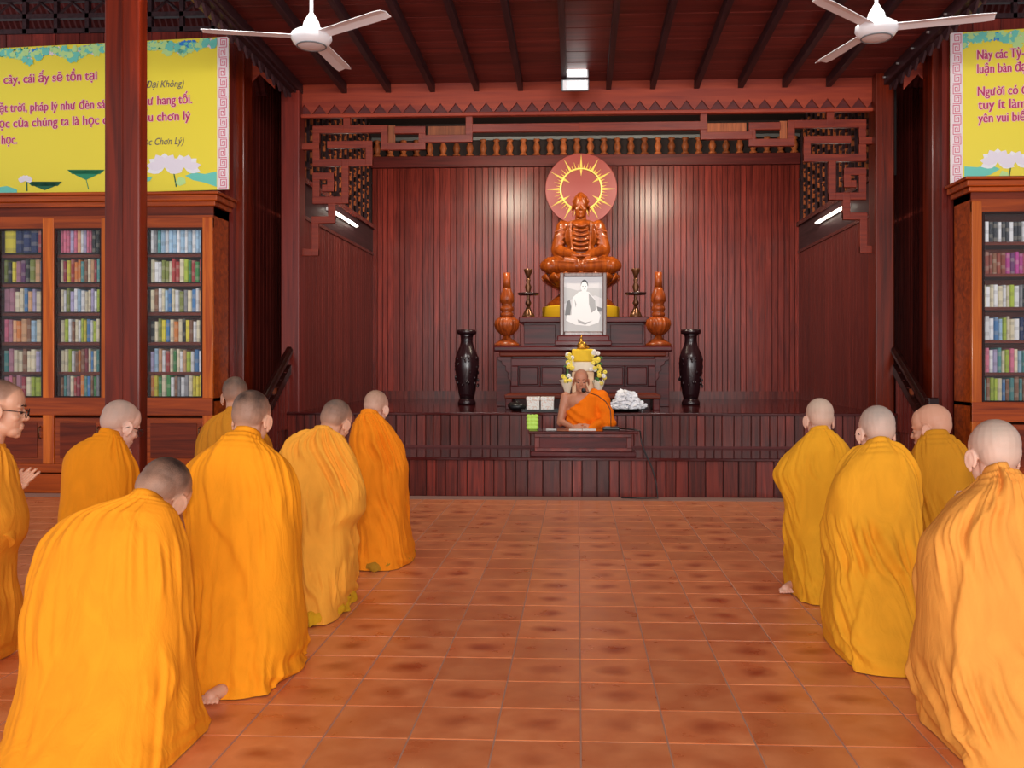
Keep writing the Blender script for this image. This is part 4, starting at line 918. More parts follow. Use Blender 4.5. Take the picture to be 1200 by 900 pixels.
# low table with things on it
tx0, tx1 = PX(619.5, 9.25), PX(747.5, 9.25); TC = (tx0+tx1)/2; ztb = PZ(505, 9.22)
tb = thing('low_table', 'low dark wooden table with panelled front on the first step', 'table', (TC, 9.42, Z1)); hw = (tx1-tx0)/2
hT = ztb-Z1
obj('tabletop', box(-hw, hw, -.24, .2, hT-.03, hT), M['deck'], tb, bevel=.008)
obj('body', box(-hw+.06, hw-.06, -.17, .16, .05, hT-.03), M['altar'], tb)
obj('plinth', box(-hw+.02, hw-.02, -.2, .18, 0, .05), M['altar'], tb, bevel=.008)
bm = B(); a = hw-.06
for q in ((-a, a, .05, .085), (-a, a, hT-.065, hT-.03), (-a, -a+.05, .085, hT-.065), (a-.05, a, .085, hT-.065)): bx(bm, q[0], q[1], -.185, -.17, q[2], q[3])
obj('front_frame', bm, M['pillar2'], tb, bevel=.004)
gb = thing('green_case', 'lime green ruffled flower-shaped box at the left end of the low table', 'box', (PX(624, 9.4), 9.4, ztb)); s = 9.4/F_PX
mg = mat('lime_green', lin((186,228,90)), .5)
b_ = B()
for i in range(3):
    for j in range(4): ell(b_, ((i-1)*4.5*s, 0, (2.5+j*4.3)*s), (2.9*s, 3.4*s, 2.7*s), seg=12, ring=8)
bx(b_, -5.5*s, 5.5*s, -2.6*s, 2.6*s, 0, 15*s)
obj('case_body', remesh(b_, .006, 1), mg, gb, smooth=True)
mc = thing('microphone', 'black gooseneck microphone on the low table', 'microphone', (PX(716, 9.42), 9.42, ztb))
obj('base', box(-.085, .085, -.06, .06, 0, .03), M['black'], mc, bevel=.008); f = B(); bx(f, -.06, -.01, -.04, .0, .03, .034); obj('button', f, M['grey'], mc)
mh = P(684, 457.5, 9.55); o = mc.location
pts = [(0,.02,.03), (0,.03,.12), (-.005,.03,.2), (-.05,.05,.28), (-.13,.08,.34), (mh.x-o.x+.02, mh.y-o.y, mh.z-o.z-.01)]
f = B(); tube(f, pts, .0042, 8); obj('gooseneck', f, M['black'], mc, smooth=True); f = B(); ell(f, (mh.x-o.x, mh.y-o.y, mh.z-o.z), (.024,.024,.024)); obj('foam_head', f, M['black'], mc, smooth=True)
cbp = [P(725, 499, 9.42), P(742, 500, 9.3), P(750, 503, 9.17), P(752, 520, 9.12), P(757, 533, 9.10), P(764, 548, 9.06), P(769, 566, 9.04), Vector((P(771, 580, 9.0).x, 9.0, .012)), Vector((P(752, 582, 8.98).x, 8.98, .012)), Vector((P(728, 582, 9.02).x, 9.02, .012))]
cbp[0].z = ztb+.012; cbp[1].z = ztb+.012; cbp[2].z = ztb+.004
f = B(); tube(f, cbp, .007, 6); tag(obj('cable', f, M['black'], smooth=True), 'thin black microphone cable hanging from the low table to the floor', 'cable')
pa = thing('paper_sheets', 'open white papers lying on the low table before the seated person', 'paper', (PX(682, 9.4), 9.4, ztb))
obj('sheet', box(-.13, .0, -.1, .08, 0, .004), M['white'], pa); obj('sheet', box(.005, .14, -.1, .08, 0, .005), M['white'], pa)
sg = tag(obj('pen', tube(B(), [(PX(640, 9.35), 9.35, ztb+.006), (PX(652, 9.35), 9.33, ztb+.006)], .005, 8), M['white']), 'thin white pen lying on the left part of the low table', 'pen')
# ================================================================ STATUE
hd = Vector((PX(681, 13.6), 13.6, PZ(222, 13.6)))
ha = thing('halo', 'round red halo disc with gold ring and rays behind the statue', 'halo', hd)
R = 42*13.6/F_PX; bm = lathe(B(), [(R, -.02), (R, .02)], n=64)
for v in bm.verts: v.co = Vector((v.co.x, v.co.z, v.co.y))
obj('disc', bm, M['halo'], ha, bevel=.006)
bm = B(); tube(bm, [(24*13.6/F_PX*math.cos(a), -.03, 24*13.6/F_PX*math.sin(a)) for a in np.linspace(0, 2*PI, 65)[:-1]], .014, 8, closed=True); obj('ring', bm, M['gold'], ha, smooth=True)
s = 13.6/F_PX
for i in range(48):
    a = 2*PI*i/48; long_ = i % 4 == 0; ro = (41 if i % 4 == 0 else 33 if i % 4 == 2 else 30)*s; ri = (24 if i % 8 else 24)*s; hb = .02 if long_ else .011
    ri2 = (15*s if (i % 4 == 0 and i % 8) else ri)
    d = Vector((math.cos(a), 0, math.sin(a))); t = Vector((-d.z, 0, d.x)); bm = B()
    m_ = d*24*s; v = [bm.verts.new(p) for p in (d*ri2+Vector((0,-.024,0)), m_+t*hb+Vector((0,-.024,0)), d*ro+Vector((0,-.024,0)), m_-t*hb+Vector((0,-.024,0)), m_+Vector((0,-.036,0)))]
    for q in ((0,1,4),(1,2,4),(2,3,4),(3,0,4)):
        try: bm.faces.new([v[k] for k in q])
        except Exception: pass
    v2 = bm.faces.new([v[k] for k in (3,2,1,0)]) if ri2 < ri-1e-6 else None
    obj('ray', bm, M['gold'], ha)
bm = B(); bx(bm, -.03, .03, .02, .66, -.2, -.14); obj('wall_strut', bm, M['halo'], ha)
SY = 12.45; s = SY/F_PX
sc = Vector((PX(680.5, SY), SY, zt1))
sta = thing('buddha_statue', 'large carved brown wooden seated Buddha statue on lotus pedestal above the altar', 'statue', sc)
obj('yellow_pedestal', lathe(B(), [(44*s,0),(45*s,.02),(45*s,13.5*s),(40*s,15*s)], n=48), M['yellow_base'], sta, smooth=True, auto=40)
obj('dome_base', lathe(B(), [(40*s,15*s),(40*s,17*s),(34*s,23*s),(26*s,29*s),(22*s,33*s),(24*s,35*s)], n=48, flute=lambda a, z: 1-.05*abs(math.sin(8*a))), M['statue'], sta, smooth=True)
ztl = 51*s
obj('lotus_core', lathe(B(), [(22*s,33*s),(34*s,37*s),(40*s,43*s),(41*s,50*s),(39*s,ztl)], n=48), M['statue'], sta, smooth=True)
pb = B()
rows = []
for i in range(9):
    t = i/8; z = (33+19*t)*s; R = (24+21*math.sin(t*PI*.62))*s; w = math.sin(PI*(.12+.78*t)**1.0)*8.5*s if t < .99 else .5*s
    rows.append([(x_*w, -R-(.012*(1-x_*x_)), z) for x_ in (-1,-.5,0,.5,1)])
vs = [[pb.verts.new(p) for p in r0] for r0 in rows]; vb = [[pb.verts.new((p[0]*.96, p[1]+.02, p[2])) for p in r0] for r0 in rows]
for G_, fl_p in ((vs, 0), (vb, 1)):
    for a, b in zip(G_, G_[1:]):
        for k in range(4): pb.faces.new((a[k], a[k+1], b[k+1], b[k]) if not fl_p else (a[k], b[k], b[k+1], a[k+1]))
for a, b, c, d in zip(vs, vs[1:], vb, vb[1:]):
    pb.faces.new((a[0], b[0], d[0], c[0])); pb.faces.new((a[4], c[4], d[4], b[4]))
bmesh.ops.recalc_face_normals(pb, faces=pb.faces[:]); pm = bpy.data.meshes.new('petal'); pb.to_mesh(pm); pb.free(); pm.materials.append(M['statue']); pm.polygons.foreach_set('use_smooth', [True]*len(pm.polygons))
for k in range(2):
    for i in range(16): shared('petal', pm, sta, (0, 0, 0 if k == 0 else .02), (0, 0, 2*PI*(i+.5*k)/16), (.93 if k else 1,)*3 if k else None)
def head_prims(b, k=1.0, o=(0,0,0), buddha=False):
    o = Vector(o)
    def e(c, r, rot=None): ell(b, o+Vector(c)*k, [q*k for q in r], rot, 20, 14)
    e((0,-.018,.035), (.074,.092,.082)); e((0,-.045,.01), (.066,.062,.07)); e((0,.03,.03), (.066,.055,.07))
    e((0,.034,-.035), (.058,.052,.078)); e((0,.05,-.09), (.04,.034,.028)); e((0,.02,-.075), (.052,.05,.04)); e((0,.066,-.104), (.02,.018,.016))
    e((0,.09,-.035), (.013,.018,.014), (0,0,0)); cap(b, o+Vector((0,.078,.0))*k, o+Vector((0,.092,-.03))*k, .007*k, .011*k); e((-.011,.085,-.04), (.009,.01,.008)); e((.011,.085,-.04), (.009,.01,.008))
    e((-.028,.071,.012), (.024,.012,.009), (0,0,.2)); e((.028,.071,.012), (.024,.012,.009), (0,0,-.2))
    e((-.036,.056,-.035), (.022,.02,.02)); e((.036,.056,-.035), (.022,.02,.02))
    e((-.029,.068,-.008), (.014,.011,.009)); e((.029,.068,-.008), (.014,.011,.009))
    e((0,.083,-.066), (.02,.009,.006)); e((0,.081,-.078), (.017,.01,.007))
    for q in (-1, 1):
        el_ = .05 if buddha else .0
        tube(b, [o+Vector((q*(.078+.008*math.cos(a-PI)), -.004-.017*math.cos(a), -.016+.029*math.sin(a)))*k for a in np.linspace(-.35*PI, 1.3*PI, 18)], .0062*k, 8)
        e((q*.079,-.004,-.018), (.006,.015,.026), (0,0,q*-.42)); e((q*.078,.004,-.045-el_/2), (.006,.009,.012+el_/2))
    cap(b, o+Vector((0,-.022,-.03))*k, o+Vector((0,-.03,-.17))*k, .054*k, .056*k, 20)
b_ = B(); K = 1.38
zz = ztl
def C3(a, b, r1, r2): cap(b_, a, b, r1, r2, 16)
# crossed legs
for q in (-1, 1):
    C3((q*.12, .1, zz+.14), (q*.40, -.14, zz+.12), .15, .12); C3((q*.40, -.14, zz+.115), (q*.05, -.33, zz+.09), .115, .085)
    C3((q*.46, -.1, zz+.12), (q*.40, -.2, zz+.1), .085, .1)
    C3((-q*.05, -.34, zz+.15), (-q*.2, -.3, zz+.19), .05, .035)
ell(b_, (0, 0, zz+.12), (.4, .3, .12)); ell(b_, (0, -.27, zz+.07), (.3, .1, .07))
ell(b_, (0, .03, zz+.3), (.2, .17, .25)); ell(b_, (0, .02, zz+.52), (.235, .16, .2)); ell(b_, (0, .03, zz+.66), (.24, .13, .1))
for q in (-1, 1):
    C3((q*.235, .03, zz+.655), (q*.315, -.0, zz+.36), .095, .085); C3((q*.315, -.0, zz+.35), (q*.10, -.24, zz+.25), .08, .055); ell(b_, (q*.05, -.28, zz+.235), (.09, .05, .035))
    C3((q*.33, 0, zz+.34), (q*.3, -.02, zz+.2), .07, .04)
    for j in range(4): # sleeve folds
        z = zz+.40+j*.065; C3((q*(.23), -.06, z+.03), (q*.345, -.055, z-.015), .018, .012)
# scalloped drape folds down the chest
for j in range(6):
    z = zz+.36+j*.062; wv = .1-.004*j
    pts = [(wv*t, -.128-.035*(1-t*t)+ (.01 if j > 3 else 0), z-.028*(1-t*t)) for t in np.linspace(-1, 1, 9)]
    for p, q in zip(pts, pts[1:]): cap(b_, p, q, .021, .021, 8)
for q in (-1, 1):
    pts = [(q*.13, -.1, zz+.70), (q*.135, -.135, zz+.55), (q*.12, -.155, zz+.38), (q*.1, -.19, zz+.27)]
    for p, r0 in zip(pts, pts[1:]): cap(b_, p, r0, .016, .016, 8)
for q in (-1, 1):
    for j in range(3): cap(b_, (q*.38, -.24+.02*j, zz+.17-.05*j), (q*.08, -.4+.01*j, zz+.14-.04*j), .02, .014, 8)
bh = B(); head_prims(bh, K, (0, .0, zz+.925), True)
ell(bh, (0, -.0, zz+1.07), (.055, .055, .05))
for i in range(5):
    n = [18, 18, 14, 10, 6][i]; el0 = i*.3+.12
    for j in range(n):
        a = 2*PI*j/n; d = Vector((math.cos(a)*math.cos(el0)*.079*K, (math.sin(a)*math.cos(el0)*.098-.018)*K*1.0, math.sin(el0)*.085*K+.038*K))
        if d.y > .06 and i == 0: continue
        ell(bh, Vector((0, 0, zz+.925))+d, (.014,)*3, seg=6, ring=4)
for v in bh.verts: v.co.x, v.co.y = -v.co.x, -v.co.y
_t = bpy.data.meshes.new('t'); bh.to_mesh(_t); bh.free(); b_.from_mesh(_t); bpy.data.meshes.remove(_t)
me = remesh(b_, .0085, 2)
obj('figure', me, M['statue'], sta, smooth=True)
# ================================================================ PEOPLE
NECKB = .5
class Noise:
    def __init__(s, seed, nu, nv):
        r = np.random.RandomState(seed); s.g = r.uniform(-1, 1, (nu, nv+2)); s.nu, s.nv = nu, nv
    def __call__(s, u, v):
        """u periodic 0..1, v 0..1"""
        a = (u % 1)*s.nu; b = np.clip(v, 0, .9999)*s.nv; i = np.floor(a).astype(int) % s.nu; j = np.floor(b).astype(int); fa = a-np.floor(a); fb = b-j
        fa = fa*fa*(3-2*fa); fb = fb*fb*(3-2*fb); i2 = (i+1) % s.nu
        return (s.g[i, j]*(1-fa)+s.g[i2, j]*fa)*(1-fb)+(s.g[i, j+1]*(1-fa)+s.g[i2, j+1]*fa)*fb
SK = {}
def skin(c, rough=.5):
    k = c
    if k not in SK:
        m = mat('skin', lin(c), rough); b = m.node_tree.nodes['Principled BSDF']; b.inputs['Subsurface Weight'].default_value = .12; b.inputs['Subsurface Radius'].default_value = (.012, .005, .003); b.inputs['Subsurface Scale'].default_value = .5
        tc = N(m, 'ShaderNodeTexCoord'); n = N(m, 'ShaderNodeTexNoise'); n.inputs['Scale'].default_value = 14; hs = N(m, 'ShaderNodeHueSaturation'); mr = N(m, 'ShaderNodeMapRange'); L = m.node_tree.links
        L.new(tc.outputs['Object'], n.inputs['Vector']); L.new(n.outputs['Fac'], mr.inputs[0]); mr.inputs[3].default_value = .9; mr.inputs[4].default_value = 1.08; L.new(mr.outputs[0], hs.inputs['Value']); hs.inputs['Color'].default_value = (*lin(c), 1); L.new(hs.outputs[0], b.inputs['Base Color'])
        SK[k] = m
    return SK[k]
def hairmat(sc, hc):
    m = mat('stubble', lin(hc), .6); nt = m.node_tree; L = nt.links; b = nt.nodes['Principled BSDF']
    at = N(m, 'ShaderNodeAttribute'); at.attribute_name = 'stubble'; tc = N(m, 'ShaderNodeTexCoord'); n = N(m, 'ShaderNodeTexNoise'); n.inputs['Scale'].default_value = 420; n2 = N(m, 'ShaderNodeTexNoise'); n2.inputs['Scale'].default_value = 16
    L.new(tc.outputs['Object'], n.inputs['Vector']); L.new(tc.outputs['Object'], n2.inputs['Vector'])
    a = N(m, 'ShaderNodeMath', operation='ADD'); L.new(n.outputs['Fac'], a.inputs[0]); L.new(n2.outputs['Fac'], a.inputs[1]); mr = N(m, 'ShaderNodeMapRange'); L.new(a.outputs[0], mr.inputs[0]); mr.inputs[1].default_value = .6; mr.inputs[2].default_value = 1.3; mr.inputs[3].default_value = .7; mr.inputs[4].default_value = 1.1
    mu = N(m, 'ShaderNodeMath', operation='MULTIPLY'); mu.use_clamp = True; L.new(mr.outputs[0], mu.inputs[0]); L.new(at.outputs['Fac'], mu.inputs[1])
    mx = N(m, 'ShaderNodeMix', data_type='RGBA'); L.new(mu.outputs[0], mx.inputs[0]); mx.inputs[6].default_value = (*lin(sc), 1); mx.inputs[7].default_value = (*lin(hc), 1); L.new(mx.outputs[2], b.inputs['Base Color'])
    return m
# one head, modelled once and posed for each person
_h = B(); head_prims(_h); HEADME = remesh(_h, .0037, 2, .4); HV, HF = arrays(HEADME)
def hair_density(v):
    x, y, z = v[:,0], v[:,1], v[:,2]
    line = np.interp(y, [-.12, -.05, -.028, -.015, .02, .045, .07, .1], [-.055, -.05, -.03, .015, .03, .062, .082, .1])
    d = np.clip((z-line)/.022, 0, 1); t = np.clip((z-line)/.13, 0, 1); return d*d*(3-2*d)*(.42+.58*t)
HD = hair_density(HV)
def mk(name, V, Fc, m, parent, smooth=True, attr=None):
    me = bpy.data.meshes.new(name); me.from_pydata([tuple(p) for p in V], [], Fc); me.update()
    if attr is not None:
        a = me.attributes.new('stubble', 'FLOAT', 'POINT'); a.data.foreach_set('value', attr)
    me.materials.append(m)
    if smooth: me.polygons.foreach_set('use_smooth', [True]*len(me.polygons))
    o = bpy.data.objects.new(name, me); C.objects.link(o); o.parent = parent; return o
def robe_mesh(rows, Yc, lean, seed, folds, ry_scale=1.0, hemx=None, tilt=.35, K=150, NN=200, amp=1.0, edge=None, ryk=None):
    """rows: (py, xl, xr) from the collar down to the hem (z = 0)"""
    top = rows[0][0]; zcb = Yc; hem_py = CYP+HC*F_PX/Yc; out = []
    for (py, a, b) in rows+[(hem_py, hemx[0], hemx[1])]:
        s = (py-top)/(hem_py-top); y = Yc+lean*(1-s)**1.2; c = P((a+b)/2, py, y); dl = (.03+.14*s**1.5)*ry_scale; inn = (a+b)/2 < 677; xa_ = P(a, py, y-dl if inn else y+dl).x; xb_ = P(b, py, y+dl if inn else y-dl).x; hw = (xb_-xa_)/2-.008; c.x = (xa_+xb_)/2
        out.append((s, c.x, y, max(c.z, 0), hw))
    o = np.array(out); o[-1, 3] = 0
    # arc-length style parameter so that the flat shoulders get rows too
    d = np.hypot(np.diff(o[:,4]), np.diff(o[:,3])); t = np.concatenate([[0], np.cumsum(d)]); t /= t[-1]
    q = np.linspace(0, 1, K); R = [np.interp(q, t, o[:,i]) for i in range(5)]
    ker = np.array([1,3,6,9,10,9,6,3,1.]); ker /= ker.sum()
    def sm(a): p = np.concatenate([[2*a[0]-a[i] for i in (4,3,2,1)], a, [2*a[-1]-a[-1-i] for i in (1,2,3,4)]]); return np.convolve(p, ker, 'valid')
    for _ in range(2): R = [sm(a) for a in R]
    s, cx, cy, cz, rx = R; cz = np.maximum(cz, 0)
    ry = np.interp(s, [0, .03, .08, .15, .35, .6, .82, 1], ryk or [.062, .085, .12, .145, .175, .20, .28, .36])*ry_scale
    phi = np.linspace(0, 2*PI, NN, endpoint=False); U = (phi/(2*PI))[None,:]*np.ones((K,1)); S = s[:,None]*np.ones((1,NN)); V = 1-S
    cp, sp = np.cos(phi), np.sin(phi); ex = (2/np.interp(s, [0, .6, 1], [2.3, 2.5, 3.3]))[:,None]
    X = cx[:,None]+rx[:,None]*np.sign(cp)*np.abs(cp)[None,:]**ex; Y = cy[:,None]+ry[:,None]*np.sign(sp)*np.abs(sp)[None,:]**ex
    til = tilt*np.exp(-s/.25)
    Z = cz[:,None]-til[:,None]*ry[:,None]*sp[None,:]*np.ones_like(X)
    n1, n2, n3, n4 = Noise(seed, 5, 4), Noise(seed+1, 9, 6), Noise(seed+2, 20, 14), Noise(seed+3, 7, 9)
    D = n1(U, V)*.012+n2(U, V)*.007+n3(U, V)*.002
    PH = phi[None,:]
    for (n, k, am, v0, v1) in folds:
        w = n*PH+k*2*PI*V+2.2*n1(U, V)+1.5*n4(U, V)
        env = np.clip((V-v0)/.12+.5, 0, 1)*np.clip((v1-V)/.12+.5, 0, 1)*np.clip(.45+.9*n2(U+.3, V*.9)+.5*n1(U+.5, V), 0, 1.2)
        D = D+am*env*((.5+.5*np.cos(w))**2.2-.35)
    # soft crumple near the floor
    w = 7*PH+9*V*2*PI+3*n2(U, V); D = D+.007*np.exp(-V/.13)*np.sin(w)*(.6+n4(U, V))
    if edge:
        for (u0, slope, am) in edge:
            x_ = (U-u0-slope*V+.02*n4(U, V)); x_ = (x_+.5) % 1-.5; D = D+am*(1/(1+np.exp(-x_/.004)))*np.exp(-np.clip(x_, 0, 1)/.12)*np.clip(1-np.abs(x_)*3, 0, 1)
    fade = np.clip(q/.05, .15, 1)[:,None]; D = D*fade*amp
    D = D+(.0045*np.exp(-(q/.09)**2)*np.cos(2*PI*q/.034))[:,None]*(.6+.6*n4(U, V*.3+.7))
    G = np.stack([X, Y, Z], -1); du = np.roll(G, -1, 1)-np.roll(G, 1, 1); dv = np.gradient(G, axis=0); nn = np.cross(du, dv); nn /= (np.linalg.norm(nn, axis=2, keepdims=True)+1e-9)
    cen = np.stack([cx, cy, cz], -1)[:,None,:]; sg = np.sign(((G-cen)*nn).sum(-1).mean()); nn *= sg
    G = G+nn*D[...,None]
    G[...,2] = np.maximum(G[...,2], .004)
    # collar rolls over inwards
    inner = []
    c0 = G[0].mean(0); 
    for (f, dz) in ((.93, .008), (.82, .004), (.76, -.015), (.74, -.05)):
        r = c0+(G[0]-c0)*f; r[:,2] = G[0][:,2]+dz; inner.append(r)
    G = np.concatenate([np.array(inner[::-1]), G], 0); K2 = K+4
    Vv = G.reshape(-1, 3); Fc = []
    for i in range(K2-1):
        for j in range(NN):
            a, b = i*NN+j, i*NN+(j+1) % NN; Fc.append((a, b, b+NN, a+NN))
    return Vv, Fc, dict(cx=cx, cy=cy, cz=cz, rx=rx, ry=ry, top=G[4])
def hand_prims(b, wrist, d, up, side, curl=.1):
    """palm from the wrist along d, five fingers; side = direction of the thumb"""
    w = Vector(wrist); d = Vector(d).normalized(); side = Vector(side).normalized(); nrm = d.cross(side).normalized()
    for k in range(5):
        p = w+d*.01+side*(k-2)*.014; cap(b, p, w+d*.085+side*(k-2)*.017, .013, .0115, 10)
    for k, ln in enumerate((.062, .078, .084, .076)):
        o = side*(1.6-k*1.07)*.0185
        a = w+d*.085+o; m1 = a+d*ln*.5+nrm*curl*.01; e_ = a+d*ln+nrm*curl*.03
        cap(b, a, m1, .0085, .0078, 10); cap(b, m1, e_, .0078, .0062, 10)
    t0 = w+d*.03+side*.034; t1 = t0+side*.022+d*.03; t2 = t1+d*.03+side*.006
    cap(b, t0, t1, .012, .010, 10); cap(b, t1, t2, .010, .0075, 10)
def person(label, rows, hemx, Yc, lean, head, robe_col, skin_col, hair_col, seed, folds, face=0, glasses=False, feet=(), under=None, hs=1.0, hands_fwd=.27, hand_tilt=.45, hands_at=None, voxel_hand=.0045, hairk=1.0, **kw):
    Vv, Fc, inf = robe_mesh(rows, Yc, lean, seed, folds, hemx=hemx, **kw)
    base = Vector((float(inf['cx'][-1]), float(inf['cy'][-1]), 0)); r = thing('person', label, 'person', base)
    rm = cloth('saffron_robe', tuple(v*.88 for v in lin(robe_col)))
    mk('robe', Vv-np.array(base), Fc, rm, r)
    # head: px, py, Y, yaw, pitch, roll (degrees)
    hx, hy, hY, yw, pi_, ro = head; pr = math.radians(pi_)
    # the neck bends less than the head: undo part of the nod towards the collar
    back = lambda p: (lambda k: np.stack([p[:,0], (p[:,1]+.02)*np.cos(k)-(p[:,2]+.05)*np.sin(k)-.02, (p[:,1]+.02)*np.sin(k)+(p[:,2]+.05)*np.cos(k)-.05], 1))(pr*NECKB*np.clip((-.05-p[:,2])/.12, 0, 1)*-1)
    RM = Matrix.Rotation(math.radians(yw), 4, 'Z') @ Matrix.Rotation(math.radians(ro), 4, 'Y') @ Matrix.Rotation(-pr, 4, 'X') @ Matrix.Scale(hs, 4)
    ne = RM @ Vector(back(np.array([[0, -.03, -.16]]))[0])
    hY = Yc+lean+.0-ne.y; hp = P(hx, hy, hY)
    TM = Matrix.Translation(hp-base) @ RM
    HB = back(HV); A = np.array(TM); hv = HB@A[:3,:3].T+A[:3,3]
    # torso, arms and folded legs under the cloth
    t = B(); n = len(inf['cx']); ix = [int(n*f) for f in (.16, .3, .45, .62, .78)]
    neck = hp-base+ne; cs = []
    for i in ix: cs.append((Vector((inf['cx'][i], inf['cy'][i], inf['cz'][i]))-base, min(inf['rx'][i], inf['ry'][i])*.62))
    prev, pr_ = neck, .052
    for c, rr in cs: cap(t, prev, c, pr_, rr, 14); prev, pr_ = c, rr
    fa = math.radians(face); fv = Vector((-math.sin(fa), math.cos(fa), 0)); sv = Vector((math.cos(fa), math.sin(fa), 0))
    ch, chr_ = cs[0]; sw = min(.125, float(inf['rx'][ix[0]])*.5)
    hand_c = (Vector(hands_at)-base) if hands_at else ch+fv*hands_fwd+Vector((0, 0, -.06))
    hh = B(); sleeves = []
    for q in (-1, 1):
        sh = ch+sv*q*sw+Vector((0, 0, -.01)); el_ = ch+sv*q*sw+fv*.04+Vector((0, 0, -.26)); wr = hand_c+sv*q*.02-fv*.035+Vector((0, 0, -.10))
        cap(t, sh, el_, .045, .038, 10); cap(t, el_, wr, .036, .026, 10); cap(hh, el_+(wr-el_)*.8, wr, .026, .024, 12)
        hand_prims(hh, wr, fv*hand_tilt+Vector((0, 0, .9))-sv*q*.08, None, -fv+Vector((0, 0, .45)), .0); sleeves.append((el_, wr))
        lw = min(.09, float(inf['rx'][-1])*.34); lr = min(1, float(inf['rx'][-1])/.26); hip = cs[-1][0]+sv*q*lw; hip.z = max(hip.z, .3)
        kn = Vector((inf['cx'][-1], inf['cy'][-1], 0))-base+sv*q*lw+fv*.05; kn.z = .075; ft = kn-fv*.2; ft.z = .06
        cap(t, hip, kn, .065*lr, .05*lr, 12); cap(t, kn, ft, .05*lr, .035*lr, 12)
        cap(t, ft, ft-fv*.05-Vector((0,0,.02)), .03, .02, 10)
    for (fx, fy) in feet: # toes showing past the hem
        Yg = HC*F_PX/(fy-CYP)
        g = P(fx, fy, Yg)-base; g.z = 0
        ins = Vector((.02 if fx < 677 else .04, .085, .03)); ins.z = .03; cap(hh, g+ins, g+Vector((0,.03,.028)), .028, .025, 14)
        for k in range(5):
            a = g+Vector(((k-2)*.014, .02, .022)); cap(hh, a, a+Vector(((k-2)*.003, -.022+.004*abs(k-1), -.008)), .011 if k != 0 else .013, .008, 8)
    tm = remesh(t, .014, 4); tv, tf = arrays(tm); hm_ = remesh(hh, voxel_hand, 1, .4); h2, f2 = arrays(hm_)
    V_ = np.concatenate([hv, tv, h2]); o1 = len(hv); o2 = o1+len(tv)
    F_ = HF+[tuple(i+o1 for i in f) for f in tf]+[tuple(i+o2 for i in f) for f in f2]
    for m_ in (tm, hm_): bpy.data.meshes.remove(m_)
    mk('body', V_, F_, skin(skin_col), r)
    # stubble
    keep = HD > .001; nrm = np.zeros_like(HV)
    nv = np.empty(len(HV)*3); HEADME.vertices.foreach_get('normal', nv); nv = nv.reshape(-1, 3)
    idx = -np.ones(len(HV), int); fs = [f for f in HF if all(keep[i] for i in f)]; used = sorted({i for f in fs for i in f}); idx[used] = range(len(used))
    hp_ = (HB[used]+nv[used]*.0014)@A[:3,:3].T+A[:3,3]
    mk('hair', hp_, [tuple(int(idx[i]) for i in f) for f in fs], hairmat(skin_col, hair_col), r, attr=(HD[used]*hairk).astype(np.float32))
    # sleeves towards the joined hands
    for el_, wr in sleeves:
        b_ = B(); v_ = wr-el_; tube(b_, [el_-v_*.15, el_+v_*.3, el_+v_*.65, el_+v_*.88], .08, 20, radii=[.075, .082, .075, .062]); o = obj('sleeve', b_, rm, r, smooth=True, auto=60)
    # eyes and brows
    b_ = B()
    for q in (-1, 1): ell(b_, (q*.029, .0795, -.013), (.011, .004, .0045), (0, 0, q*-.25), 10, 6)
    bmesh.ops.transform(b_, matrix=TM, verts=b_.verts); obj('eyes', b_, M['ebony'], r, smooth=True)
    b_ = B()
    for q in (-1, 1): tube(b_, [(q*.014, .088, .014), (q*.03, .083, .019), (q*.046, .071, .013)], .0028, 6)
    bmesh.ops.transform(b_, matrix=TM, verts=b_.verts); obj('eyebrows', b_, M['ebony'], r, smooth=True)
    if glasses:
        b_ = B()
        for q in (-1, 1):
            tube(b_, [(q*.033+.023*math.cos(a), .101-.3*abs(q*.033+.023*math.cos(a)-0)*.25, -.014+.018*math.sin(a)) for a in np.linspace(0, 2*PI, 17)[:-1]], .0016, 6, closed=True)
            tube(b_, [(q*.056, .094, -.008), (q*.074, .07, -.006), (q*.084, .0, -.004), (q*.085, -.02, -.016)], .0019, 6)
        tube(b_, [(-.01, .101, -.01), (.01, .101, -.01)], .0016, 6)
        bmesh.ops.transform(b_, matrix=TM, verts=b_.verts); g = obj('glasses', b_, M['black'], r, smooth=True); g['label'] = 'thin dark-rimmed glasses'
    if under:
        col, gx0, gx1, h = under
        nn_ = 96; b_ = B(); ringz = [0.004, h*.3, h*.7, h, h*1.05]
        rx, ry = float(inf['rx'][-1]), float(inf['ry'][-1]); rg = []
        rs = random.Random(seed); ph = [rs.random()*6 for _ in range(4)]
        for k, z in enumerate(ringz):
            sc_ = [1.03, 1.05, 1.02, .97, .85][k]
            rg.append([b_.verts.new(((rx*sc_+.012*math.sin(9*a+ph[0]+k)+.008*math.sin(17*a+ph[1]-k))*math.cos(a), (ry*sc_+.012*math.sin(11*a+ph[2]+k))*math.sin(a), z+.006*math.sin(13*a+k))) for a in np.linspace(0, 2*PI, nn_, endpoint=False)])
        for a, b in zip(rg, rg[1:]):
            for k in range(nn_): b_.faces.new((a[k], a[(k+1) % nn_], b[(k+1) % nn_], b[k]))
        obj('under_robe', b_, cloth('under_robe', lin(col)), r, smooth=True)['label'] = 'crumpled mustard under-robe hem'
    return r
OR = (255,168,34); FD = lambda k=1, a=1: [(13, 1.3*k, .017*a, .1, .97), (24, 2.4*k, .011*a, .05, 1.0), (37, 3.4*k, .006*a, .05, 1.0), (9, -.6*k, .009*a, .3, .9)]
BU = [(5, 9, .012, -.2, .14), (7, 5, .008, -.2, .22)]
FV = [(14, .35, .012, .0, .9), (27, .9, .008, .0, 1.0), (41, 1.2, .004, .0, 1.0), (8, -.5, .008, .2, .9)]
SKN = (214,158,128); SKL = (226,178,156)
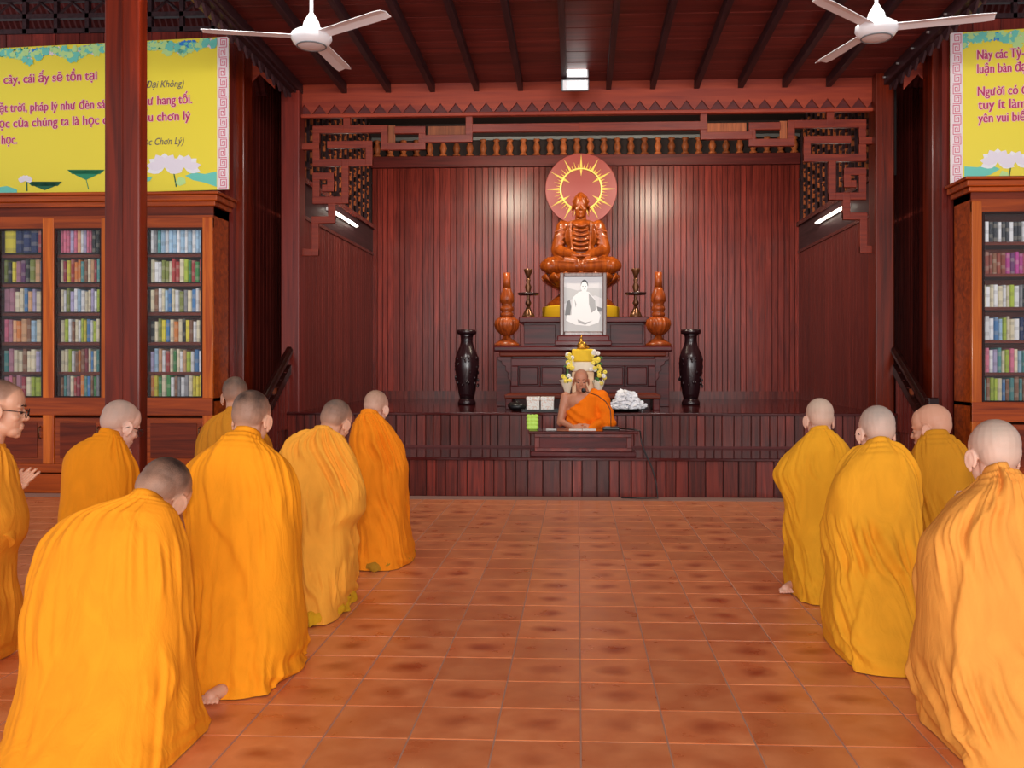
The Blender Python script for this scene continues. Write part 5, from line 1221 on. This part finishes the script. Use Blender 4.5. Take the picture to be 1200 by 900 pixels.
person('bowing kneeling person in bright orange robe, nearest at the left, dark stubble',
    [(584,150,196),(590,138,204),(598,108,210),(612,72,214),(640,46,221),(680,30,228),(720,20,231),(780,12,238),(840,0,244)], (-10, 250), 3.08, .16, (189,582,3.27,-12,46,10), (250,154,32), SKN, (44,30,26), 11, FV, hs=1.2, amp=.8, tilt=.6)
person('upright kneeling person in orange robe behind the nearest bowing one, bare toes showing',
    [(507,271,309),(515,257,314),(525,243,326),(535,226,338),(548,214,343),(580,213,350),(620,214,356),(680,215,360),(740,214,365)], (212, 362), 3.9, .06, (295,490,3.98,-6,14,3), (252,156,28), SKN, (62,46,38), 22, FV+BU, feet=((243,835),), hs=1.03, under=None, edge=[(.86, -.2, .02)])
person('kneeling person in pale orange robe with creased sleeve, right of the upright one',
    [(504,366,393),(512,354,403),(522,337,411),(532,329,416),(550,328,424),(575,330,434),(600,333,433),(615,338,420),(640,342,420),(690,346,420)], (348, 420), 4.92, .05, (394,494,5.02,-22,24,6), (255,174,62), SKN, (78,64,56), 33, FD(2.6, 1.15)+BU, edge=[(.80, -.3, .02)], feet=((371,728),), under=((214,160,30), 0, 0, .06), hs=1.0)
person('kneeling person in deep orange robe nearest the dais in the left row',
    [(484,421,446),(490,417,454),(500,411,463),(515,407,471),(530,406,476),(548,408,481),(580,410,481),(620,414,485)], (414, 488), 6.15, .04, (441,478,6.22,-16,14,2), (246,140,24), SKL, (120,88,62), 44, FD(2.0, .9)+BU, feet=(), under=((170,120,30), 0, 0, .05), hs=1.0, hairk=.75)
person('kneeling person in dull ochre robe at the left bookcase, dark shaved head',
    [(482,262,288),(490,248,300),(500,236,310),(518,229,318),(560,226,322)], (225, 325), 5.55, .05, (276,464,5.6,14,12,-3), (206,134,36), (196,140,112), (66,54,46), 55, FD(1.8), hs=1.0)
person('kneeling person in orange robe and glasses in front of the left bookcase',
    [(507,115,143),(513,103,150),(522,84,154),(532,74,157),(548,68,162),(580,66,165),(603,64,166)], (60, 168), 4.8, .06, (142,497,4.5,-34,20,4), (244,148,24), SKL, (150,132,120), 66, FV, glasses=True, hs=1.08, hairk=.8)
hm7 = P(9, 562, 3.95)
person('person in orange robe and glasses at the left edge, palms joined in prayer',
    [(519,-24,8),(526,-40,15),(545,-52,21),(580,-54,28),(605,-55,33),(628,-55,30),(648,-55,15),(690,-55,14),(705,-55,18),(750,-55,17)], (-56, 10), 3.85, .02, (2,478,3.85,-66,6,0), (244,158,44), SKN, (54,40,34), 77, FV, face=-68, glasses=True, hand_tilt=1.0, hands_at=(hm7.x+.0, 3.97, hm7.z+.03), voxel_hand=.0032, hs=1.03, ryk=[.062,.085,.12,.15,.18,.21,.25,.3])
person('kneeling person in mustard robe nearest the dais in the right row',
    [(504,946,973),(511,939,981),(518,931,990),(527,923,998),(545,910,1002),(555,905,1003),(568,908,1003),(585,914,1002),(640,917,998),(670,916,995)], (914, 992), 5.42, .04, (960,491,5.47,2,8,0), (238,166,38), SKL, (172,154,136), 88, FD(2.4, 1.1)+BU, feet=((922,694),), hs=1.03, hairk=.8)
person('kneeling person in mustard robe with swooping folds, middle of the right row',
    [(518,1012,1046),(526,1002,1054),(535,992,1064),(545,982,1074),(560,972,1083),(580,966,1086),(617,963,1085),(660,963,1082),(700,961,1080),(740,959,1080)], (962, 1082), 4.28, .05, (1027,506,4.34,3,10,0), (244,168,42), SKL, (158,146,136), 99, FD(3.0, 1.3)+BU, edge=[(.60, .25, .02)], glasses=True, hs=1.03, hairk=.9, under=None)
person('kneeling person in brownish ochre robe turned left beside the right bookcase',
    [(509,1076,1114),(515,1070,1122),(523,1066,1130),(535,1063,1137),(560,1061,1143)], (1060, 1146), 5.0, .04, (1090,501,5.06,52,10,0), (206,138,32), (206,148,120), (190,142,118), 110, FD(2.0), hs=1.05, hairk=.4)
person('kneeling person in light orange robe, nearest at the right edge, pale shaved head',
    [(550,1148,1184),(560,1138,1204),(570,1130,1216),(583,1112,1226),(600,1096,1234),(628,1076,1240),(660,1071,1243),(720,1068,1244),(775,1066,1246)], (1072, 1248), 3.3, .05, (1164,533,3.36,2,8,0), (238,158,70), SKL, (174,156,142), 121, FD(2.2, 1.2)+BU, edge=[(.58, .12, .022)], hs=1.08, hairk=.85)
# ---------------------------------------------------------------- the seated teacher facing the hall
cxs = PX(682.5, 9.93); base = Vector((cxs, 9.96, Z1))
tr = thing('person', 'elderly person in bright orange robe with bare shoulder, seated facing the hall', 'person', base)
k = 1.02; hp = P(681, 446, 9.94)-base
TM = Matrix.Translation(hp) @ Matrix.Rotation(PI, 4, 'Z') @ Matrix.Rotation(math.radians(-4), 4, 'X') @ Matrix.Scale(k, 4)
A = np.array(TM); hv = HV@A[:3,:3].T+A[:3,3]
nz = (TM @ Vector((0, -.03, -.16))).z
t = B(); sh = nz+.03
def rs(bm, g=0, arms=(-1, 1), legs=True, neck=True):
    if neck: cap(bm, (0, .02, sh+.04), (0, .02, sh), .06+g*.6, .075+g, 14)
    ell(bm, (0, .01, sh-.09), (.18+g, .11+g, .11+g)); ell(bm, (0, 0, sh-.24), (.16+g, .12+g, .17+g)); ell(bm, (0, -.0, .16), (.18+g, .14+g, .15+g))
    for q in arms:
        cap(bm, (q*.18, .02, sh-.045), (q*.235, -.02, sh-.32), .055+g, .042+g, 12); cap(bm, (q*.235, -.02, sh-.30), (q*.10, -.19, sh-.36), .038+g, .027+g, 12)
    if legs:
        for q in (-1, 1): cap(bm, (q*.1, .02, .1), (q*.31, -.13, .085), .09+g, .07+g, 12); cap(bm, (q*.31, -.13, .075), (-q*.08, -.17, .065), .065+g, .05+g, 12)
rs(t); hh = B()
for q in (-1, 1): hand_prims(hh, (q*.10, -.19, sh-.36), (-q*.8, -.45, -.1), None, (-q*.3, .5, .6), .6)
tm = remesh(t, .010, 4); tv, tf = arrays(tm); hm_ = remesh(hh, .0042, 1, .4); h2, f2 = arrays(hm_)
V_ = np.concatenate([hv, tv, h2]); o1 = len(hv); o2 = o1+len(tv)
mk('body', V_, HF+[tuple(i+o1 for i in f) for f in tf]+[tuple(i+o2 for i in f) for f in f2], skin((196,130,100)), tr)
t = B(); rs(t, .02, (1,), True, False); cap(t, (.2, .01, sh-.05), (.27, -.03, sh-.32), .085, .09, 12); cap(t, (.26, -.02, sh-.33), (.22, -.05, .12), .09, .1, 12); cap(t, (.12, .0, sh-.02), (.02, .0, sh-.08), .07, .06, 12)
rme = remesh(t, .009, 5, .6); rv_, rf_ = arrays(rme)
# folds, and the diagonal upper edge that leaves one shoulder bare
nn_ = np.empty(len(rv_)*3); rme.vertices.foreach_get('normal', nn_); nn_ = nn_.reshape(-1, 3)
x, y, z = rv_.T; w = 58*(z+.55*x)+3*np.sin(9*x+4*z); rv2 = rv_+nn_*(.007*(np.cos(w)))[:,None]*(z < sh-.05)[:,None]
edge_z = np.interp(x, [-.26, -.17, -.05, .07, .12, .5], [sh-.26, sh-.19, sh-.10, sh-.0, sh+.08, sh+.2])
ok = z < edge_z; fs = [f for f in rf_ if all(ok[i] for i in f)]; used = sorted({i for f in fs for i in f}); idx = {i: n for n, i in enumerate(used)}
o = mk('robe', rv2[used], [tuple(idx[i] for i in f) for f in fs], cloth('bright_orange_robe', lin((246,120,14))), tr)
so = o.modifiers.new('thickness', 'SOLIDIFY'); so.thickness = .006
nv = np.empty(len(HV)*3); HEADME.vertices.foreach_get('normal', nv); nv = nv.reshape(-1, 3); keep = HD > .001
fs = [f for f in HF if all(keep[i] for i in f)]; used = sorted({i for f in fs for i in f}); idx = {i: n for n, i in enumerate(used)}
mk('hair', (HV[used]+nv[used]*.0014)@A[:3,:3].T+A[:3,3], [tuple(idx[i] for i in f) for f in fs], hairmat((196,130,100), (120,84,70)), tr, attr=(HD[used]*.6).astype(np.float32))
b_ = B()
for q in (-1, 1): ell(b_, (q*.029, .0795, -.013), (.012, .004, .005), (0, 0, q*-.25), 10, 6)
bmesh.ops.transform(b_, matrix=TM, verts=b_.verts); obj('eyes', b_, M['ebony'], tr, smooth=True)
b_ = B()
for q in (-1, 1): tube(b_, [(q*.014, .088, .014), (q*.03, .083, .019), (q*.046, .071, .013)], .003, 6)
bmesh.ops.transform(b_, matrix=TM, verts=b_.verts); obj('eyebrows', b_, M['ebony'], tr, smooth=True)
b_ = B(); ell(b_, (0, .0925, -.0715), (.019, .0035, .0025), None, 10, 6); bmesh.ops.transform(b_, matrix=TM, verts=b_.verts); obj('mouth', b_, mat('lips', lin((140,70,60)), .5), tr, smooth=True)
